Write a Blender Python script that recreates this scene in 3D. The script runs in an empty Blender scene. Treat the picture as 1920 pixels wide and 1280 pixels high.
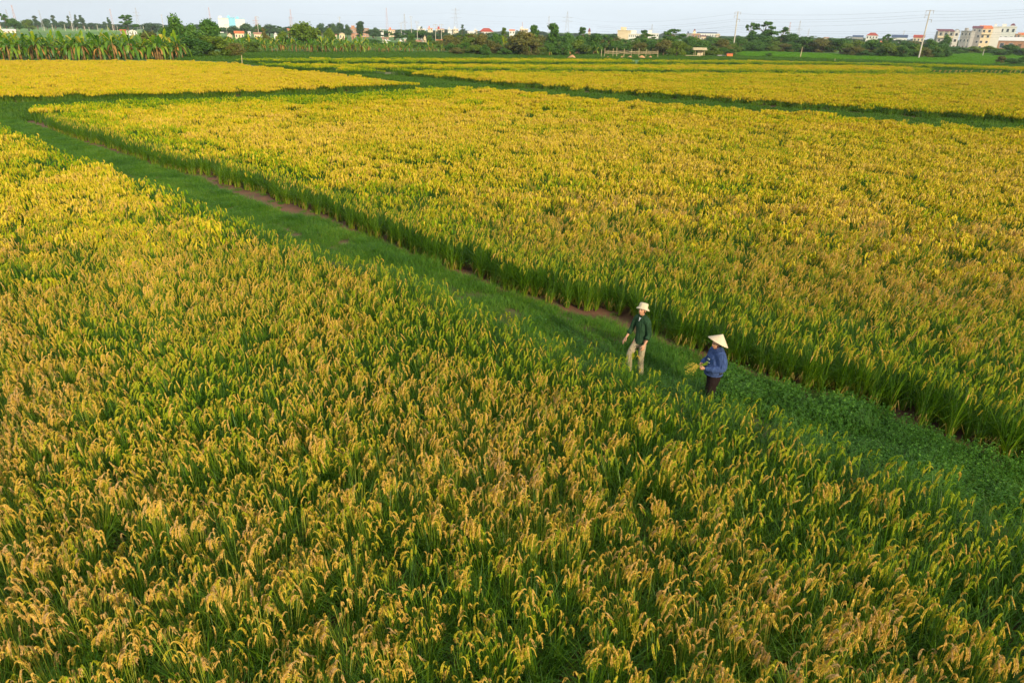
import bpy, bmesh, math, random
import numpy as np
from mathutils import Vector, Matrix, Euler

R = math.radians
scene = bpy.context.scene
COL = scene.collection
rnd = random.Random(7)
rng = np.random.default_rng(11)

# ------------------------------------------------------------------ camera
CAM_H, PITCH, ROLL, FPX = 7.0, R(24.4), R(1.1), 1280.0      # 24 mm lens on a 36 mm sensor (1280 px of 1920)
cam_data = bpy.data.cameras.new('camera')
cam_data.sensor_width = 36.0
cam_data.lens = 24.0
cam_data.clip_start = 0.1
cam_data.clip_end = 30000
cam = bpy.data.objects.new('camera', cam_data)
COL.objects.link(cam)
cr, sr, cp, sp = math.cos(ROLL), math.sin(ROLL), math.cos(PITCH), math.sin(PITCH)
cam.matrix_world = Matrix(((cr, -sr, 0, 0), (sr*sp, cr*sp, -cp, 0), (sr*cp, cr*cp, sp, CAM_H), (0, 0, 0, 1)))
scene.camera = cam

# ------------------------------------------------------------------ sky, sun, exposure
SUN_AZ = math.atan2(0.49, -0.87)          # clockwise from +Y: the sun stands behind the camera to the right
SUN_EL = R(19)
world = bpy.data.worlds.new('World')
scene.world = world
world.use_nodes = True
wn, wl = world.node_tree.nodes, world.node_tree.links
wn.clear()
wo = wn.new('ShaderNodeOutputWorld'); bg = wn.new('ShaderNodeBackground')
sky = wn.new('ShaderNodeTexSky'); sky.sky_type = 'NISHITA'; sky.sun_disc = False
sky.sun_elevation = SUN_EL; sky.sun_rotation = SUN_AZ
sky.altitude = 0; sky.air_density = 1.0; sky.dust_density = 2.5; sky.ozone_density = 2.0
# thin milky cloud veil, stretched along the horizon
tc = wn.new('ShaderNodeTexCoord'); mp = wn.new('ShaderNodeMapping'); mp.inputs['Scale'].default_value = (1.0, 1.0, 5.0)
nz = wn.new('ShaderNodeTexNoise'); nz.inputs['Scale'].default_value = 1.6; nz.inputs['Detail'].default_value = 4
rp = wn.new('ShaderNodeMapRange')
rp.inputs['From Min'].default_value = 0.3; rp.inputs['From Max'].default_value = 0.75
rp.inputs['To Min'].default_value = 0.70; rp.inputs['To Max'].default_value = 1.0
mx = wn.new('ShaderNodeMix'); mx.data_type = 'RGBA'
mx.inputs['B'].default_value = (8.2, 9.2, 9.9, 1)
bg.inputs['Strength'].default_value = 0.1
wl.new(tc.outputs['Generated'], mp.inputs['Vector']); wl.new(mp.outputs['Vector'], nz.inputs['Vector'])
wl.new(nz.outputs['Fac'], rp.inputs['Value']); wl.new(rp.outputs['Result'], mx.inputs['Factor'])
wl.new(sky.outputs['Color'], mx.inputs['A']); wl.new(mx.outputs['Result'], bg.inputs['Color'])
wl.new(bg.outputs['Background'], wo.inputs['Surface'])

sun_data = bpy.data.lights.new('sun', 'SUN')
sun_data.energy = 4.4; sun_data.angle = R(1.0); sun_data.color = (1.0, 0.84, 0.58)
sun = bpy.data.objects.new('sun', sun_data); COL.objects.link(sun)
sdir = Vector((math.sin(SUN_AZ)*math.cos(SUN_EL), math.cos(SUN_AZ)*math.cos(SUN_EL), math.sin(SUN_EL)))
sun.rotation_euler = sdir.to_track_quat('Z', 'Y').to_euler()
sun.location = (60, -80, 60)
scene.view_settings.view_transform = 'Standard'
scene.view_settings.look = 'None'
scene.view_settings.exposure = 0.27
scene.view_settings.gamma = 1.0
scene.cycles.max_bounces = 6
scene.cycles.diffuse_bounces = 3
scene.cycles.transmission_bounces = 3
scene.cycles.transparent_max_bounces = 4
scene.cycles.volume_bounces = 0
scene.cycles.use_denoising = True
scene.cycles.sample_clamp_indirect = 6

# ------------------------------------------------------------------ helpers
def ray(u, v):
    """direction through a point of the 1920x1280 photograph"""
    x = (u-960)/FPX; y = (v-640)/FPX
    x2 = x*cr+y*sr; y2 = -x*sr+y*cr
    return Vector((x2, cp-y2*sp, -sp-y2*cp))
def at(u, v, z=0.0):
    d = ray(u, v); t = (CAM_H-z)/-d.z
    return Vector((d.x*t, d.y*t, z))
def top_z(u, v, p):
    """height of the point seen at (u, v) above the ground spot p"""
    d = ray(u, v)
    return CAM_H+d.z*math.hypot(p.x, p.y)/math.hypot(d.x, d.y)
def px_size(p, z=0.0):
    """metres per photo pixel at p"""
    return (Vector((p.x, p.y, z-CAM_H)).dot(Vector((0, cp, -sp))))/FPX
def project(P):
    """N x 3 array -> u, v, depth"""
    q = P-np.array([0, 0, CAM_H])
    rx = q@np.array([cr, sr*sp, sr*cp]); uy = q@np.array([-sr, cr*sp, cr*cp]); f = q@np.array([0, cp, -sp])
    f_ = np.maximum(f, 1e-3)
    return 960+FPX*rx/f_, 640-FPX*uy/f_, f

def tag(o, label=None, cat=None, group=None, kind=None):
    if label: o['label'] = label
    if cat: o['category'] = cat
    if group: o['group'] = group
    if kind: o['kind'] = kind
    return o
def empty(name, loc, rz=0.0, label=None, cat=None, group=None, scale=1.0):
    o = bpy.data.objects.new(name, None); COL.objects.link(o)
    o.location = loc; o.rotation_euler = (0, 0, rz)
    o.scale = (scale,)*3 if isinstance(scale, (int, float)) else scale
    o.empty_display_size = 0.2
    return tag(o, label, cat, group)
def copy_tree(o, parent=None):
    c = o.copy(); COL.objects.link(c); c.parent = parent
    for ch in o.children: copy_tree(ch, c)
    return c

class Geo:
    """collects quads / polygons and becomes ONE mesh"""
    def __init__(s): s.V = []; s.F = []; s.M = []; s.T = []; s.n = 0; s.smooth = False
    def add(s, verts, faces, mat=0, tint=0.5):
        verts = np.asarray(verts, float).reshape(-1, 3)
        s.V.append(verts)
        s.T.append(np.full(len(verts), tint) if np.isscalar(tint) else np.asarray(tint, float))
        for f in faces: s.F.append(tuple(int(i)+s.n for i in f)); s.M.append(mat)
        s.n += len(verts)
    def quads(s, Q, mat=0, tint=0.5):
        """Q: N x 4 x 3"""
        Q = np.asarray(Q, float); n = len(Q)
        base = s.n+np.arange(n)*4
        s.V.append(Q.reshape(-1, 3))
        s.T.append(np.full(n*4, tint) if np.isscalar(tint) else np.repeat(np.asarray(tint, float), 4))
        s.F += [(b, b+1, b+2, b+3) for b in base.tolist()]; s.M += [mat]*n
        s.n += n*4
    def strip(s, P, W, side, mat=0, tint=0.5):
        """ribbon along the points P with half widths W towards side"""
        P = np.asarray(P, float); W = np.asarray(W, float)[:, None]; side = np.asarray(side, float)
        A = P-side*W; B = P+side*W
        k = len(P); verts = np.empty((2*k, 3)); verts[0::2] = A; verts[1::2] = B
        s.add(verts, [(2*i, 2*i+1, 2*i+3, 2*i+2) for i in range(k-1)], mat, tint)
    def box(s, x0, x1, y0, y1, z0, z1, mat=0, tint=0.5):
        v = [(x0, y0, z0), (x1, y0, z0), (x1, y1, z0), (x0, y1, z0), (x0, y0, z1), (x1, y0, z1), (x1, y1, z1), (x0, y1, z1)]
        s.add(v, [(0, 3, 2, 1), (4, 5, 6, 7), (0, 1, 5, 4), (1, 2, 6, 5), (2, 3, 7, 6), (3, 0, 4, 7)], mat, tint)
    def tube(s, P, rad, n=6, mat=0, tint=0.5, cap=True):
        P = [Vector(p) for p in P]; k = len(P)
        rad = [rad]*k if isinstance(rad, (int, float)) else rad
        V = []
        for i, p in enumerate(P):
            t = (P[min(i+1, k-1)]-P[max(i-1, 0)]).normalized()
            a = t.cross(Vector((0.31, 0.95, 0.1)) if abs(t.y) < 0.9 else Vector((1, 0, 0))).normalized(); b = t.cross(a)
            for j in range(n):
                w = 2*math.pi*j/n
                V.append(p+(a*math.cos(w)+b*math.sin(w))*rad[i])
        F = [(i*n+j, i*n+(j+1) % n, (i+1)*n+(j+1) % n, (i+1)*n+j) for i in range(k-1) for j in range(n)]
        if cap: F += [tuple(range(n))[::-1], tuple(range((k-1)*n, k*n))]
        s.add([tuple(v) for v in V], F, mat, tint)
    def mesh(s, name, mats):
        me = bpy.data.meshes.new(name)
        V = np.concatenate(s.V) if s.V else np.zeros((0, 3))
        me.from_pydata(V.tolist(), [], s.F)
        for m in mats: me.materials.append(m)
        if len(mats) > 1: me.polygons.foreach_set('material_index', s.M)
        a = me.attributes.new('tint', 'FLOAT', 'POINT'); a.data.foreach_set('value', np.concatenate(s.T).astype(np.float32))
        if s.smooth: me.polygons.foreach_set('use_smooth', [True]*len(me.polygons))
        me.update()
        return me
    def build(s, name, mats, parent=None, link=True):
        mats = mats if isinstance(mats, (list, tuple)) else [mats]
        o = bpy.data.objects.new(name, s.mesh(name, mats))
        if link: COL.objects.link(o)
        o.parent = parent
        return o

# ------------------------------------------------------------------ materials
def new_mat(name):
    m = bpy.data.materials.new(name); m.use_nodes = True
    n = m.node_tree.nodes; n.clear()
    return m, n, m.node_tree.links
def ramp(n, stops):
    r = n.new('ShaderNodeValToRGB'); e = r.color_ramp.elements
    while len(e) < len(stops): e.new(0.5)
    for i, (p, c) in enumerate(stops): e[i].position = p; e[i].color = (*c, 1)
    return r
def leaf_mat(name, stops, trans=0.35, rough=0.55, spec=0.25, noise=None, ripe=None, tcol=1.25):
    """foliage: colour from the per-leaf tint, a noise laid over the world, and the plant's own ripeness"""
    m, n, l = new_mat(name)
    out = n.new('ShaderNodeOutputMaterial')
    at_ = n.new('ShaderNodeAttribute'); at_.attribute_name = 'tint'
    fac = at_.outputs['Fac']
    if noise:
        geo = n.new('ShaderNodeNewGeometry'); nt = n.new('ShaderNodeTexNoise')
        nt.inputs['Scale'].default_value = noise[0]; nt.inputs['Detail'].default_value = 3
        l.new(geo.outputs['Position'], nt.inputs['Vector'])
        ma = n.new('ShaderNodeMath'); ma.operation = 'MULTIPLY_ADD'; ma.inputs[1].default_value = noise[1]
        ma.inputs[2].default_value = -noise[1]*0.5
        l.new(nt.outputs['Fac'], ma.inputs[0])
        ad = n.new('ShaderNodeMath'); ad.operation = 'ADD'; l.new(fac, ad.inputs[0]); l.new(ma.outputs[0], ad.inputs[1])
        fac = ad.outputs[0]
    if ripe:
        ri = n.new('ShaderNodeAttribute'); ri.attribute_type = 'INSTANCER'; ri.attribute_name = 'ripe'
        ma = n.new('ShaderNodeMath'); ma.operation = 'MULTIPLY_ADD'; ma.inputs[1].default_value = ripe; ma.inputs[2].default_value = -ripe*0.5
        l.new(ri.outputs['Fac'], ma.inputs[0])
        ad = n.new('ShaderNodeMath'); ad.operation = 'ADD'; l.new(fac, ad.inputs[0]); l.new(ma.outputs[0], ad.inputs[1])
        fac = ad.outputs[0]
    r = ramp(n, stops); l.new(fac, r.inputs['Fac'])
    b = n.new('ShaderNodeBsdfPrincipled'); b.inputs['Roughness'].default_value = rough
    b.inputs['Specular IOR Level'].default_value = spec
    l.new(r.outputs['Color'], b.inputs['Base Color'])
    t = n.new('ShaderNodeBsdfTranslucent')
    hs = n.new('ShaderNodeHueSaturation'); hs.inputs['Value'].default_value = tcol; hs.inputs['Saturation'].default_value = 1.1
    l.new(r.outputs['Color'], hs.inputs['Color']); l.new(hs.outputs['Color'], t.inputs['Color'])
    mxs = n.new('ShaderNodeMixShader'); mxs.inputs[0].default_value = trans
    l.new(b.outputs[0], mxs.inputs[1]); l.new(t.outputs[0], mxs.inputs[2]); l.new(mxs.outputs[0], out.inputs['Surface'])
    return m
def plain(name, col, rough=0.7, spec=0.3, noise=None, bump=0.0, metallic=0.0):
    """a painted / woven / earthen surface with mottling; noise = (scale, amount)"""
    m, n, l = new_mat(name)
    out = n.new('ShaderNodeOutputMaterial'); b = n.new('ShaderNodeBsdfPrincipled')
    b.inputs['Roughness'].default_value = rough; b.inputs['Specular IOR Level'].default_value = spec
    b.inputs['Metallic'].default_value = metallic
    sc_, am = noise or (4.0, 0.25)
    tc_ = n.new('ShaderNodeTexCoord'); nt = n.new('ShaderNodeTexNoise'); nt.inputs['Scale'].default_value = sc_; nt.inputs['Detail'].default_value = 6
    l.new(tc_.outputs['Object'], nt.inputs['Vector'])
    c = np.array(col)
    r = ramp(n, [(0.25, tuple(c*(1-am))), (0.75, tuple(np.minimum(c*(1+am), 1.0)))])
    l.new(nt.outputs['Fac'], r.inputs['Fac']); l.new(r.outputs['Color'], b.inputs['Base Color'])
    if bump:
        bp = n.new('ShaderNodeBump'); bp.inputs['Strength'].default_value = bump; bp.inputs['Distance'].default_value = 0.02
        l.new(nt.outputs['Fac'], bp.inputs['Height']); l.new(bp.outputs['Normal'], b.inputs['Normal'])
    l.new(b.outputs[0], out.inputs['Surface'])
    return m

M = {}
M['panicle'] = leaf_mat('ripe rice grain', [(0.0, (0.16, 0.28, 0.008)), (0.28, (0.38, 0.41, 0.012)), (0.5, (0.60, 0.42, 0.045)), (0.8, (0.74, 0.46, 0.11)), (1.0, (0.50, 0.33, 0.14))],
                        trans=0.25, rough=0.6, spec=0.2, noise=(0.55, 0.35), ripe=0.55, tcol=1.1)
M['blade'] = leaf_mat('rice blade', [(0.0, (0.025, 0.09, 0.006)), (0.45, (0.075, 0.175, 0.007)), (0.75, (0.18, 0.29, 0.010)), (1.0, (0.40, 0.34, 0.05))],
                      trans=0.35, rough=0.45, spec=0.35, noise=(0.4, 0.35), ripe=0.35)
M['straw'] = leaf_mat('dry rice straw', [(0.0, (0.24, 0.18, 0.03)), (1.0, (0.46, 0.32, 0.07))], trans=0.2)
M['far_panicle'] = leaf_mat('ripe rice seen far off', [(0.0, (0.12, 0.25, 0.004)), (0.3, (0.32, 0.39, 0.005)), (0.55, (0.53, 0.43, 0.007)), (0.85, (0.63, 0.47, 0.022)), (1.0, (0.55, 0.39, 0.05))],
                            trans=0.25, rough=0.7, spec=0.1, noise=(0.25, 0.45), ripe=0.8, tcol=1.1)
M['mid_panicle'] = leaf_mat('ripe rice at middle distance', [(0.0, (0.12, 0.25, 0.005)), (0.3, (0.33, 0.38, 0.008)), (0.52, (0.56, 0.45, 0.018)), (0.85, (0.70, 0.50, 0.06)), (1.0, (0.60, 0.42, 0.10))],
                            trans=0.25, rough=0.7, spec=0.1, noise=(0.4, 0.3), ripe=0.6, tcol=1.1)
M['grass'] = leaf_mat('verge grass', [(0.0, (0.025, 0.085, 0.010)), (0.4, (0.065, 0.175, 0.010)), (0.8, (0.13, 0.26, 0.013)), (1.0, (0.24, 0.30, 0.03))],
                      trans=0.35, rough=0.5, spec=0.25, noise=(0.55, 1.0))
M['bank'] = leaf_mat('bank grass', [(0.0, (0.025, 0.075, 0.005)), (0.5, (0.06, 0.145, 0.006)), (1.0, (0.13, 0.22, 0.010))], trans=0.3, noise=(0.15, 0.6))
M['weed'] = leaf_mat('broad leafed weed', [(0.0, (0.028, 0.09, 0.007)), (0.5, (0.06, 0.17, 0.009)), (1.0, (0.14, 0.27, 0.018))],
                     trans=0.3, rough=0.5, spec=0.3, noise=(0.6, 0.9))
M['young'] = leaf_mat('young rice', [(0.0, (0.05, 0.16, 0.004)), (0.5, (0.095, 0.25, 0.005)), (1.0, (0.16, 0.33, 0.008))], trans=0.35, noise=(0.05, 0.5))
M['banana'] = leaf_mat('banana leaf', [(0.0, (0.02, 0.08, 0.006)), (0.4, (0.08, 0.19, 0.008)), (0.75, (0.22, 0.33, 0.012)), (1.0, (0.50, 0.38, 0.03))],
                       trans=0.35, rough=0.4, spec=0.4, noise=(0.15, 0.4))
M['dead'] = leaf_mat('dead banana leaf', [(0.0, (0.16, 0.08, 0.03)), (1.0, (0.55, 0.27, 0.07))], trans=0.2)
M['crown'] = leaf_mat('tree leaves', [(0.0, (0.025, 0.075, 0.010)), (0.5, (0.060, 0.15, 0.016)), (1.0, (0.12, 0.23, 0.022))], trans=0.25, noise=(0.09, 0.7))
M['crown_yellow'] = leaf_mat('yellowish tree leaves', [(0.0, (0.05, 0.10, 0.008)), (0.5, (0.12, 0.19, 0.012)), (1.0, (0.20, 0.26, 0.018))], trans=0.25, noise=(0.09, 0.6))
M['crown_brown'] = leaf_mat('browning tree leaves', [(0.0, (0.06, 0.07, 0.012)), (0.5, (0.13, 0.135, 0.022)), (1.0, (0.22, 0.17, 0.035))], trans=0.2, noise=(0.12, 0.7))
M['crown_blue'] = leaf_mat('hazed blue green foliage', [(0.0, (0.03, 0.07, 0.025)), (0.5, (0.06, 0.12, 0.04)), (1.0, (0.10, 0.17, 0.05))], trans=0.2, noise=(0.08, 0.6))  # blue green of the feathery trees, with bluish distance haze put into the colour
M['bark'] = plain('bark', (0.16, 0.11, 0.07), 0.9, 0.1, (1.5, 0.4))
M['banana_stem'] = plain('banana stem', (0.25, 0.15, 0.055), 0.7, 0.2, (2.0, 0.5))
M['mud'] = plain('mud', (0.16, 0.075, 0.04), 0.85, 0.2, (1.2, 0.35), 0.5)
M['soil_heap'] = plain('heaped soil', (0.52, 0.27, 0.13), 0.95, 0.1, (0.9, 0.3))
M['bamboo'] = plain('weathered bamboo', (0.45, 0.36, 0.20), 0.7, 0.2, (2.0, 0.3))
M['concrete'] = plain('pole concrete', (0.50, 0.44, 0.36), 0.8, 0.2, (0.8, 0.2))
M['steel'] = plain('galvanised steel', (0.38, 0.36, 0.36), 0.6, 0.4, (0.5, 0.2))
M['steel_red'] = plain('red painted mast steel', (0.50, 0.30, 0.27), 0.6, 0.4, (0.5, 0.2))
M['wire'] = plain('cable', (0.08, 0.08, 0.08), 0.6, 0.3)
M['cream'] = plain('cream render', (0.66, 0.53, 0.35), 0.85, 0.2, (0.4, 0.12))
M['white'] = plain('white render', (0.66, 0.64, 0.60), 0.85, 0.2, (0.4, 0.08))
M['grey'] = plain('unpainted cement render', (0.34, 0.32, 0.30), 0.9, 0.1, (0.5, 0.2))
M['brick'] = plain('bare brick', (0.40, 0.21, 0.13), 0.9, 0.1, (0.7, 0.25))
M['sheet'] = plain('light blue cladding', (0.22, 0.50, 0.66), 0.6, 0.3, (0.3, 0.08))
M['red_roof'] = plain('red roof', (0.36, 0.06, 0.035), 0.7, 0.3, (0.6, 0.25))
M['orange_roof'] = plain('orange tiled roof', (0.66, 0.17, 0.05), 0.7, 0.3, (0.6, 0.2))
M['dark_roof'] = plain('dark maroon roof', (0.16, 0.05, 0.06), 0.7, 0.3, (0.6, 0.2))
M['blue_roof'] = plain('slate blue roof', (0.05, 0.08, 0.15), 0.6, 0.3, (0.6, 0.2))
M['pale_roof'] = plain('pale sheet roof', (0.70, 0.64, 0.56), 0.6, 0.3, (0.3, 0.12))
M['glass'] = plain('dark window', (0.06, 0.07, 0.08), 0.25, 0.5)

# ------------------------------------------------------------------ value noise for planting
class VNoise:
    def __init__(s, seed): s.g = np.random.default_rng(seed).random((256, 256))
    def __call__(s, x, y, sc):
        x = np.asarray(x)/sc; y = np.asarray(y)/sc
        xi = np.floor(x).astype(int); yi = np.floor(y).astype(int); fx = x-xi; fy = y-yi
        fx = fx*fx*(3-2*fx); fy = fy*fy*(3-2*fy)
        g = s.g; a = g[xi % 256, yi % 256]; b = g[(xi+1) % 256, yi % 256]; c = g[xi % 256, (yi+1) % 256]; d = g[(xi+1) % 256, (yi+1) % 256]
        return (a*(1-fx)+b*fx)*(1-fy)+(c*(1-fx)+d*fx)*fy
    def fbm(s, x, y, sc): return (s(x, y, sc)+0.5*s(x, y, sc/2.1)+0.25*s(x+31, y+7, sc/4.3))/1.75
N1, N2, N3 = VNoise(1), VNoise(2), VNoise(3)
def inside(poly, x, y):
    """even-odd test, vectorised"""
    poly = [(p[0], p[1]) for p in poly]; c = np.zeros(len(x), bool)
    for i in range(len(poly)):
        (x1, y1), (x2, y2) = poly[i-1], poly[i]
        if y1 == y2: continue
        k = ((y1 > y) != (y2 > y)) & (x < (x2-x1)*(y-y1)/(y2-y1)+x1)
        c ^= k
    return c
def edge_dist(line, x, y):
    """distance to a polyline"""
    d = np.full(len(x), 1e9)
    for (a, b) in zip(line[:-1], line[1:]):
        ax, ay, bx, by = a[0], a[1], b[0], b[1]
        L = (bx-ax)**2+(by-ay)**2
        t = np.clip(((x-ax)*(bx-ax)+(y-ay)*(by-ay))/L, 0, 1)
        d = np.minimum(d, np.hypot(x-ax-t*(bx-ax), y-ay-t*(by-ay)))
    return d

# ------------------------------------------------------------------ the plants that are scattered
def rice_clump(seed, hills=3, radius=0.2, blades=14, panicles=6, detail=2, height=0.9, name='rice_clump', fs=1.0, low=False):
    """rice plants: arching blades and hanging ears. detail 2: single grains, 1: beaded strips, 0: simple droplets"""
    r = np.random.default_rng(seed); g = Geo()
    pm = 1
    for h in range(hills):
        a = r.uniform(0, 2*math.pi); q = radius*math.sqrt(r.uniform(0, 1))
        base = np.array([q*math.cos(a), q*math.sin(a), 0.0])
        for i in range(int(blades)):
            az = r.uniform(0, 2*math.pi); d = np.array([math.cos(az), math.sin(az), 0]); sd = np.array([-d[1], d[0], 0])
            L = height*r.uniform(0.72, 1.12); out = r.uniform(0.12, 0.75)*height; bend = r.uniform(0.05, 0.62)*height*(out/height+.25)
            K = {2: 5, 1: 4, 0: 3}[detail]; t = np.linspace(0, 1, K)[:, None]
            P = base+d*(0.02+out*t**1.7)+np.array([0, 0, 1.])*(L*t-bend*t**3.2)
            W = np.linspace(1, 0.08, K)**0.7*r.uniform(0.006, 0.0115)*fs
            ti = np.clip(r.normal(0.42, 0.16), 0, 1); tt = np.repeat(ti+np.linspace(0.42 if low else 0.1, 0, K)**1.5*1.2, 2)
            g.strip(P, W, sd*0.9+np.array([0, 0, .3])*r.uniform(-1, 1), 0, tt)
        haz = r.normal(2.9, 1.2)
        for i in range(int(panicles) if r.random() > panicles % 1 else int(panicles)+1):
            az = haz+r.normal(0, .55); d = np.array([math.cos(az), math.sin(az), 0]); sd = np.array([-d[1], d[0], 0])
            H = height*r.uniform(0.94, 1.14); o = r.uniform(0.04, 0.2)
            ti = np.clip(r.normal(0.55, 0.22), 0.05, 1)
            # the ear: a path that rises out of the sheath, arches over and hangs
            n0 = base+d*o+np.array([0, 0, H-0.06]); drop = r.uniform(0.13, 0.25); reach = r.uniform(0.045, 0.13); sway = r.normal(0, .05)
            def path(u):
                u = np.atleast_1d(u)[:, None]
                return n0+d*(reach*(1-(1-np.clip(u, 0, 1))**2.4))+sd*(sway*u**2)+np.array([0, 0, 1.])*(0.055*np.sin(np.clip(u*2.4, 0, 1)*math.pi/2)-drop*(np.clip(u-.22, 0, 1)/.78)**1.35)
            if detail == 2:
                g.strip(np.vstack([base+d*o*0.5+[0, 0, H*0.5], path(np.linspace(0, .6, 5))]), np.array([.0025]*6), sd, 0, 0.8)
                nb, ng = 8, 9
                for b in range(nb):
                    t0 = .10+.42*(b+r.uniform(0, 1))/nb; t = t0+(np.arange(ng)+.5)/ng*r.uniform(.38, .52); ph = r.uniform(0, 6.28); w_ = r.uniform(.004, .018)
                    q_ = (np.arange(ng)+.5)/ng; off = (sd*math.cos(ph)+d*math.sin(ph))*(w_*np.sin(q_*2.3))[:, None]
                    c = path(t)+off; ax = path(t+.03)-path(t-.03)+off*.0; ax /= np.linalg.norm(ax, axis=1)[:, None]; ax = ax+r.normal(0, .18, (ng, 3)); ax /= np.linalg.norm(ax, axis=1)[:, None]
                    sdv = np.cross(ax, r.normal(0, 1, (ng, 3))); sdv /= np.linalg.norm(sdv, axis=1)[:, None]
                    gl, gw = 0.013*fs, 0.0045*fs
                    g.quads(np.stack([c-ax*gl, c+sdv*gw, c+ax*gl, c-sdv*gw], 1), pm, np.clip(ti+r.normal(0, 0.07, ng), 0, 1))
            elif detail == 1:
                for b in range(3):
                    ph = r.uniform(0, 6.28); a2 = r.uniform(0, math.pi); t = np.linspace(.12, 1.0-.1*b, 5); off = (sd*math.cos(ph)+d*math.sin(ph))*(r.uniform(.006, .02)*np.sin(t*2.6))[:, None]
                    g.strip(path(t)+off, np.array([.004, .012, .014, .012, .003])*fs, [math.cos(a2), math.sin(a2), 0], pm, ti)
            else:
                for a2 in (r.uniform(0, 3.1), r.uniform(0, 3.1)): g.strip(path(np.array([.08, .35, .7, 1.])), np.array([.008, .017, .018, .005])*fs, [math.cos(a2), math.sin(a2), 0], pm, ti)
        if low:
            for i in range(2):
                az = r.uniform(0, 2*math.pi); d = np.array([math.cos(az), math.sin(az), 0]); sd = np.array([-d[1], d[0], 0])
                t = np.linspace(0, 1, 3)[:, None]; P = base+d*(0.03+0.2*t)+np.array([0, 0, 1.])*(0.30*np.sin(t*2.6)*r.uniform(.6, 1.2))
                g.strip(P, [.006, .006, .002], sd, 2, r.uniform(0, 1))
    return g
def proto_collection(name, geos, mats, oname):
    c = bpy.data.collections.new(name)
    for i, g in enumerate(geos):
        o = bpy.data.objects.new('%s_%02d' % (oname, i), g.mesh(oname, mats)); c.objects.link(o)
    return c
def scatter(name, label, cat, P, rot, scl, idx, ripe, coll, kind='stuff'):
    """one object whose points carry the plants of a collection"""
    me = bpy.data.meshes.new(name); me.from_pydata(np.asarray(P).tolist(), [], [])
    for nm, ty, val in (('rot', 'FLOAT_VECTOR', rot), ('scl', 'FLOAT', scl), ('idx', 'INT', idx), ('ripe', 'FLOAT', ripe)):
        a = me.attributes.new(nm, ty, 'POINT')
        a.data.foreach_set('vector' if ty == 'FLOAT_VECTOR' else 'value', np.ascontiguousarray(val, dtype=np.int32 if ty == 'INT' else np.float32).ravel())
    o = bpy.data.objects.new(name, me); COL.objects.link(o); tag(o, label, cat, kind=kind)
    ng = bpy.data.node_groups.new(name, 'GeometryNodeTree')
    ng.interface.new_socket('Geometry', in_out='INPUT', socket_type='NodeSocketGeometry')
    ng.interface.new_socket('Geometry', in_out='OUTPUT', socket_type='NodeSocketGeometry')
    n, l = ng.nodes, ng.links
    gi = n.new('NodeGroupInput'); go = n.new('NodeGroupOutput'); ip = n.new('GeometryNodeInstanceOnPoints'); ci = n.new('GeometryNodeCollectionInfo')
    ci.inputs['Collection'].default_value = coll; ci.inputs['Separate Children'].default_value = True; ci.inputs['Reset Children'].default_value = True
    ip.inputs['Pick Instance'].default_value = True
    def na(nm, ty):
        x = n.new('GeometryNodeInputNamedAttribute'); x.data_type = ty; x.inputs['Name'].default_value = nm; return x.outputs['Attribute']
    l.new(gi.outputs[0], ip.inputs['Points']); l.new(ci.outputs[0], ip.inputs['Instance'])
    l.new(na('idx', 'INT'), ip.inputs['Instance Index']); l.new(na('rot', 'FLOAT_VECTOR'), ip.inputs['Rotation']); l.new(na('scl', 'FLOAT'), ip.inputs['Scale'])
    l.new(ip.outputs[0], go.inputs[0])
    md = o.modifiers.new('plants', 'NODES'); md.node_group = ng
    return o
def grid_points(poly, step, jit=0.5, margin=(260, 160), vmax=None):
    """jittered grid of points in a polygon, kept where the camera (or one a step aside) could see them"""
    xs = [p[0] for p in poly]; ys = [p[1] for p in poly]
    X, Y = np.meshgrid(np.arange(min(xs), max(xs), step), np.arange(min(ys), max(ys), step))
    X = X.ravel()+rng.uniform(-jit, jit, X.size)*step; Y = Y.ravel()+rng.uniform(-jit, jit, Y.size)*step
    u, v, f = project(np.stack([X, Y, np.full(X.size, 0.4)], 1))
    k = (f > 2) & (u > -margin[0]) & (u < 1920+margin[0]) & (v < 1280+margin[1]) & (v > -50) & inside(poly, X, Y)
    return X[k], Y[k]

# ------------------------------------------------------------------ ground, path, water
ES = np.array([-0.731, 0.682]); EN = np.array([0.682, 0.731])       # along the grass path / across it
def sn(s, n): return (ES[0]*s+EN[0]*n, ES[1]*s+EN[1]*n)
def bump1(s, c, w): return math.exp(-((s-c)/w)**2)
A_PX = [(20, 243), (133, 290), (187, 307), (227, 323), (293, 350), (387, 387), (500, 433), (633, 480), (660, 483), (727, 500), (827, 547), (887, 573), (930, 588), (983, 610), (1017, 637), (1067, 643), (1113, 663), (1153, 673),
        (1193, 700), (1320, 750), (1363, 753), (1410, 783), (1467, 817), (1507, 823), (1567, 853), (1630, 863), (1673, 883), (1717, 897), (1763, 927), (1813, 937), (1860, 953), (1913, 983)]
B_PX = [(80, 235), (133, 257), (180, 270), (233, 287), (300, 313), (350, 327), (407, 343), (443, 331), (507, 365), (530, 384), (550, 382), (593, 400), (707, 443), (773, 473), (827, 497), (893, 520), (960, 547), (1017, 563), (1073, 577),
        (1140, 587), (1187, 594), (1240, 629), (1275, 650), (1327, 665), (1363, 673), (1427, 697), (1480, 717), (1527, 733), (1613, 757), (1680, 773), (1763, 813), (1800, 827), (1880, 857), (1913, 873)]
G_PX = [(43, 225), (90, 242), (140, 262), (233, 290), (393, 340), (410, 350), (467, 370), (533, 395), (593, 404), (707, 446), (827, 499), (960, 549), (1073, 580), (1140, 592), (1187, 613), (1227, 637), (1273, 653), (1327, 672), (1363, 684), (1427, 703), (1480, 721), (1613, 759), (1763, 815), (1913, 875)]
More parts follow.
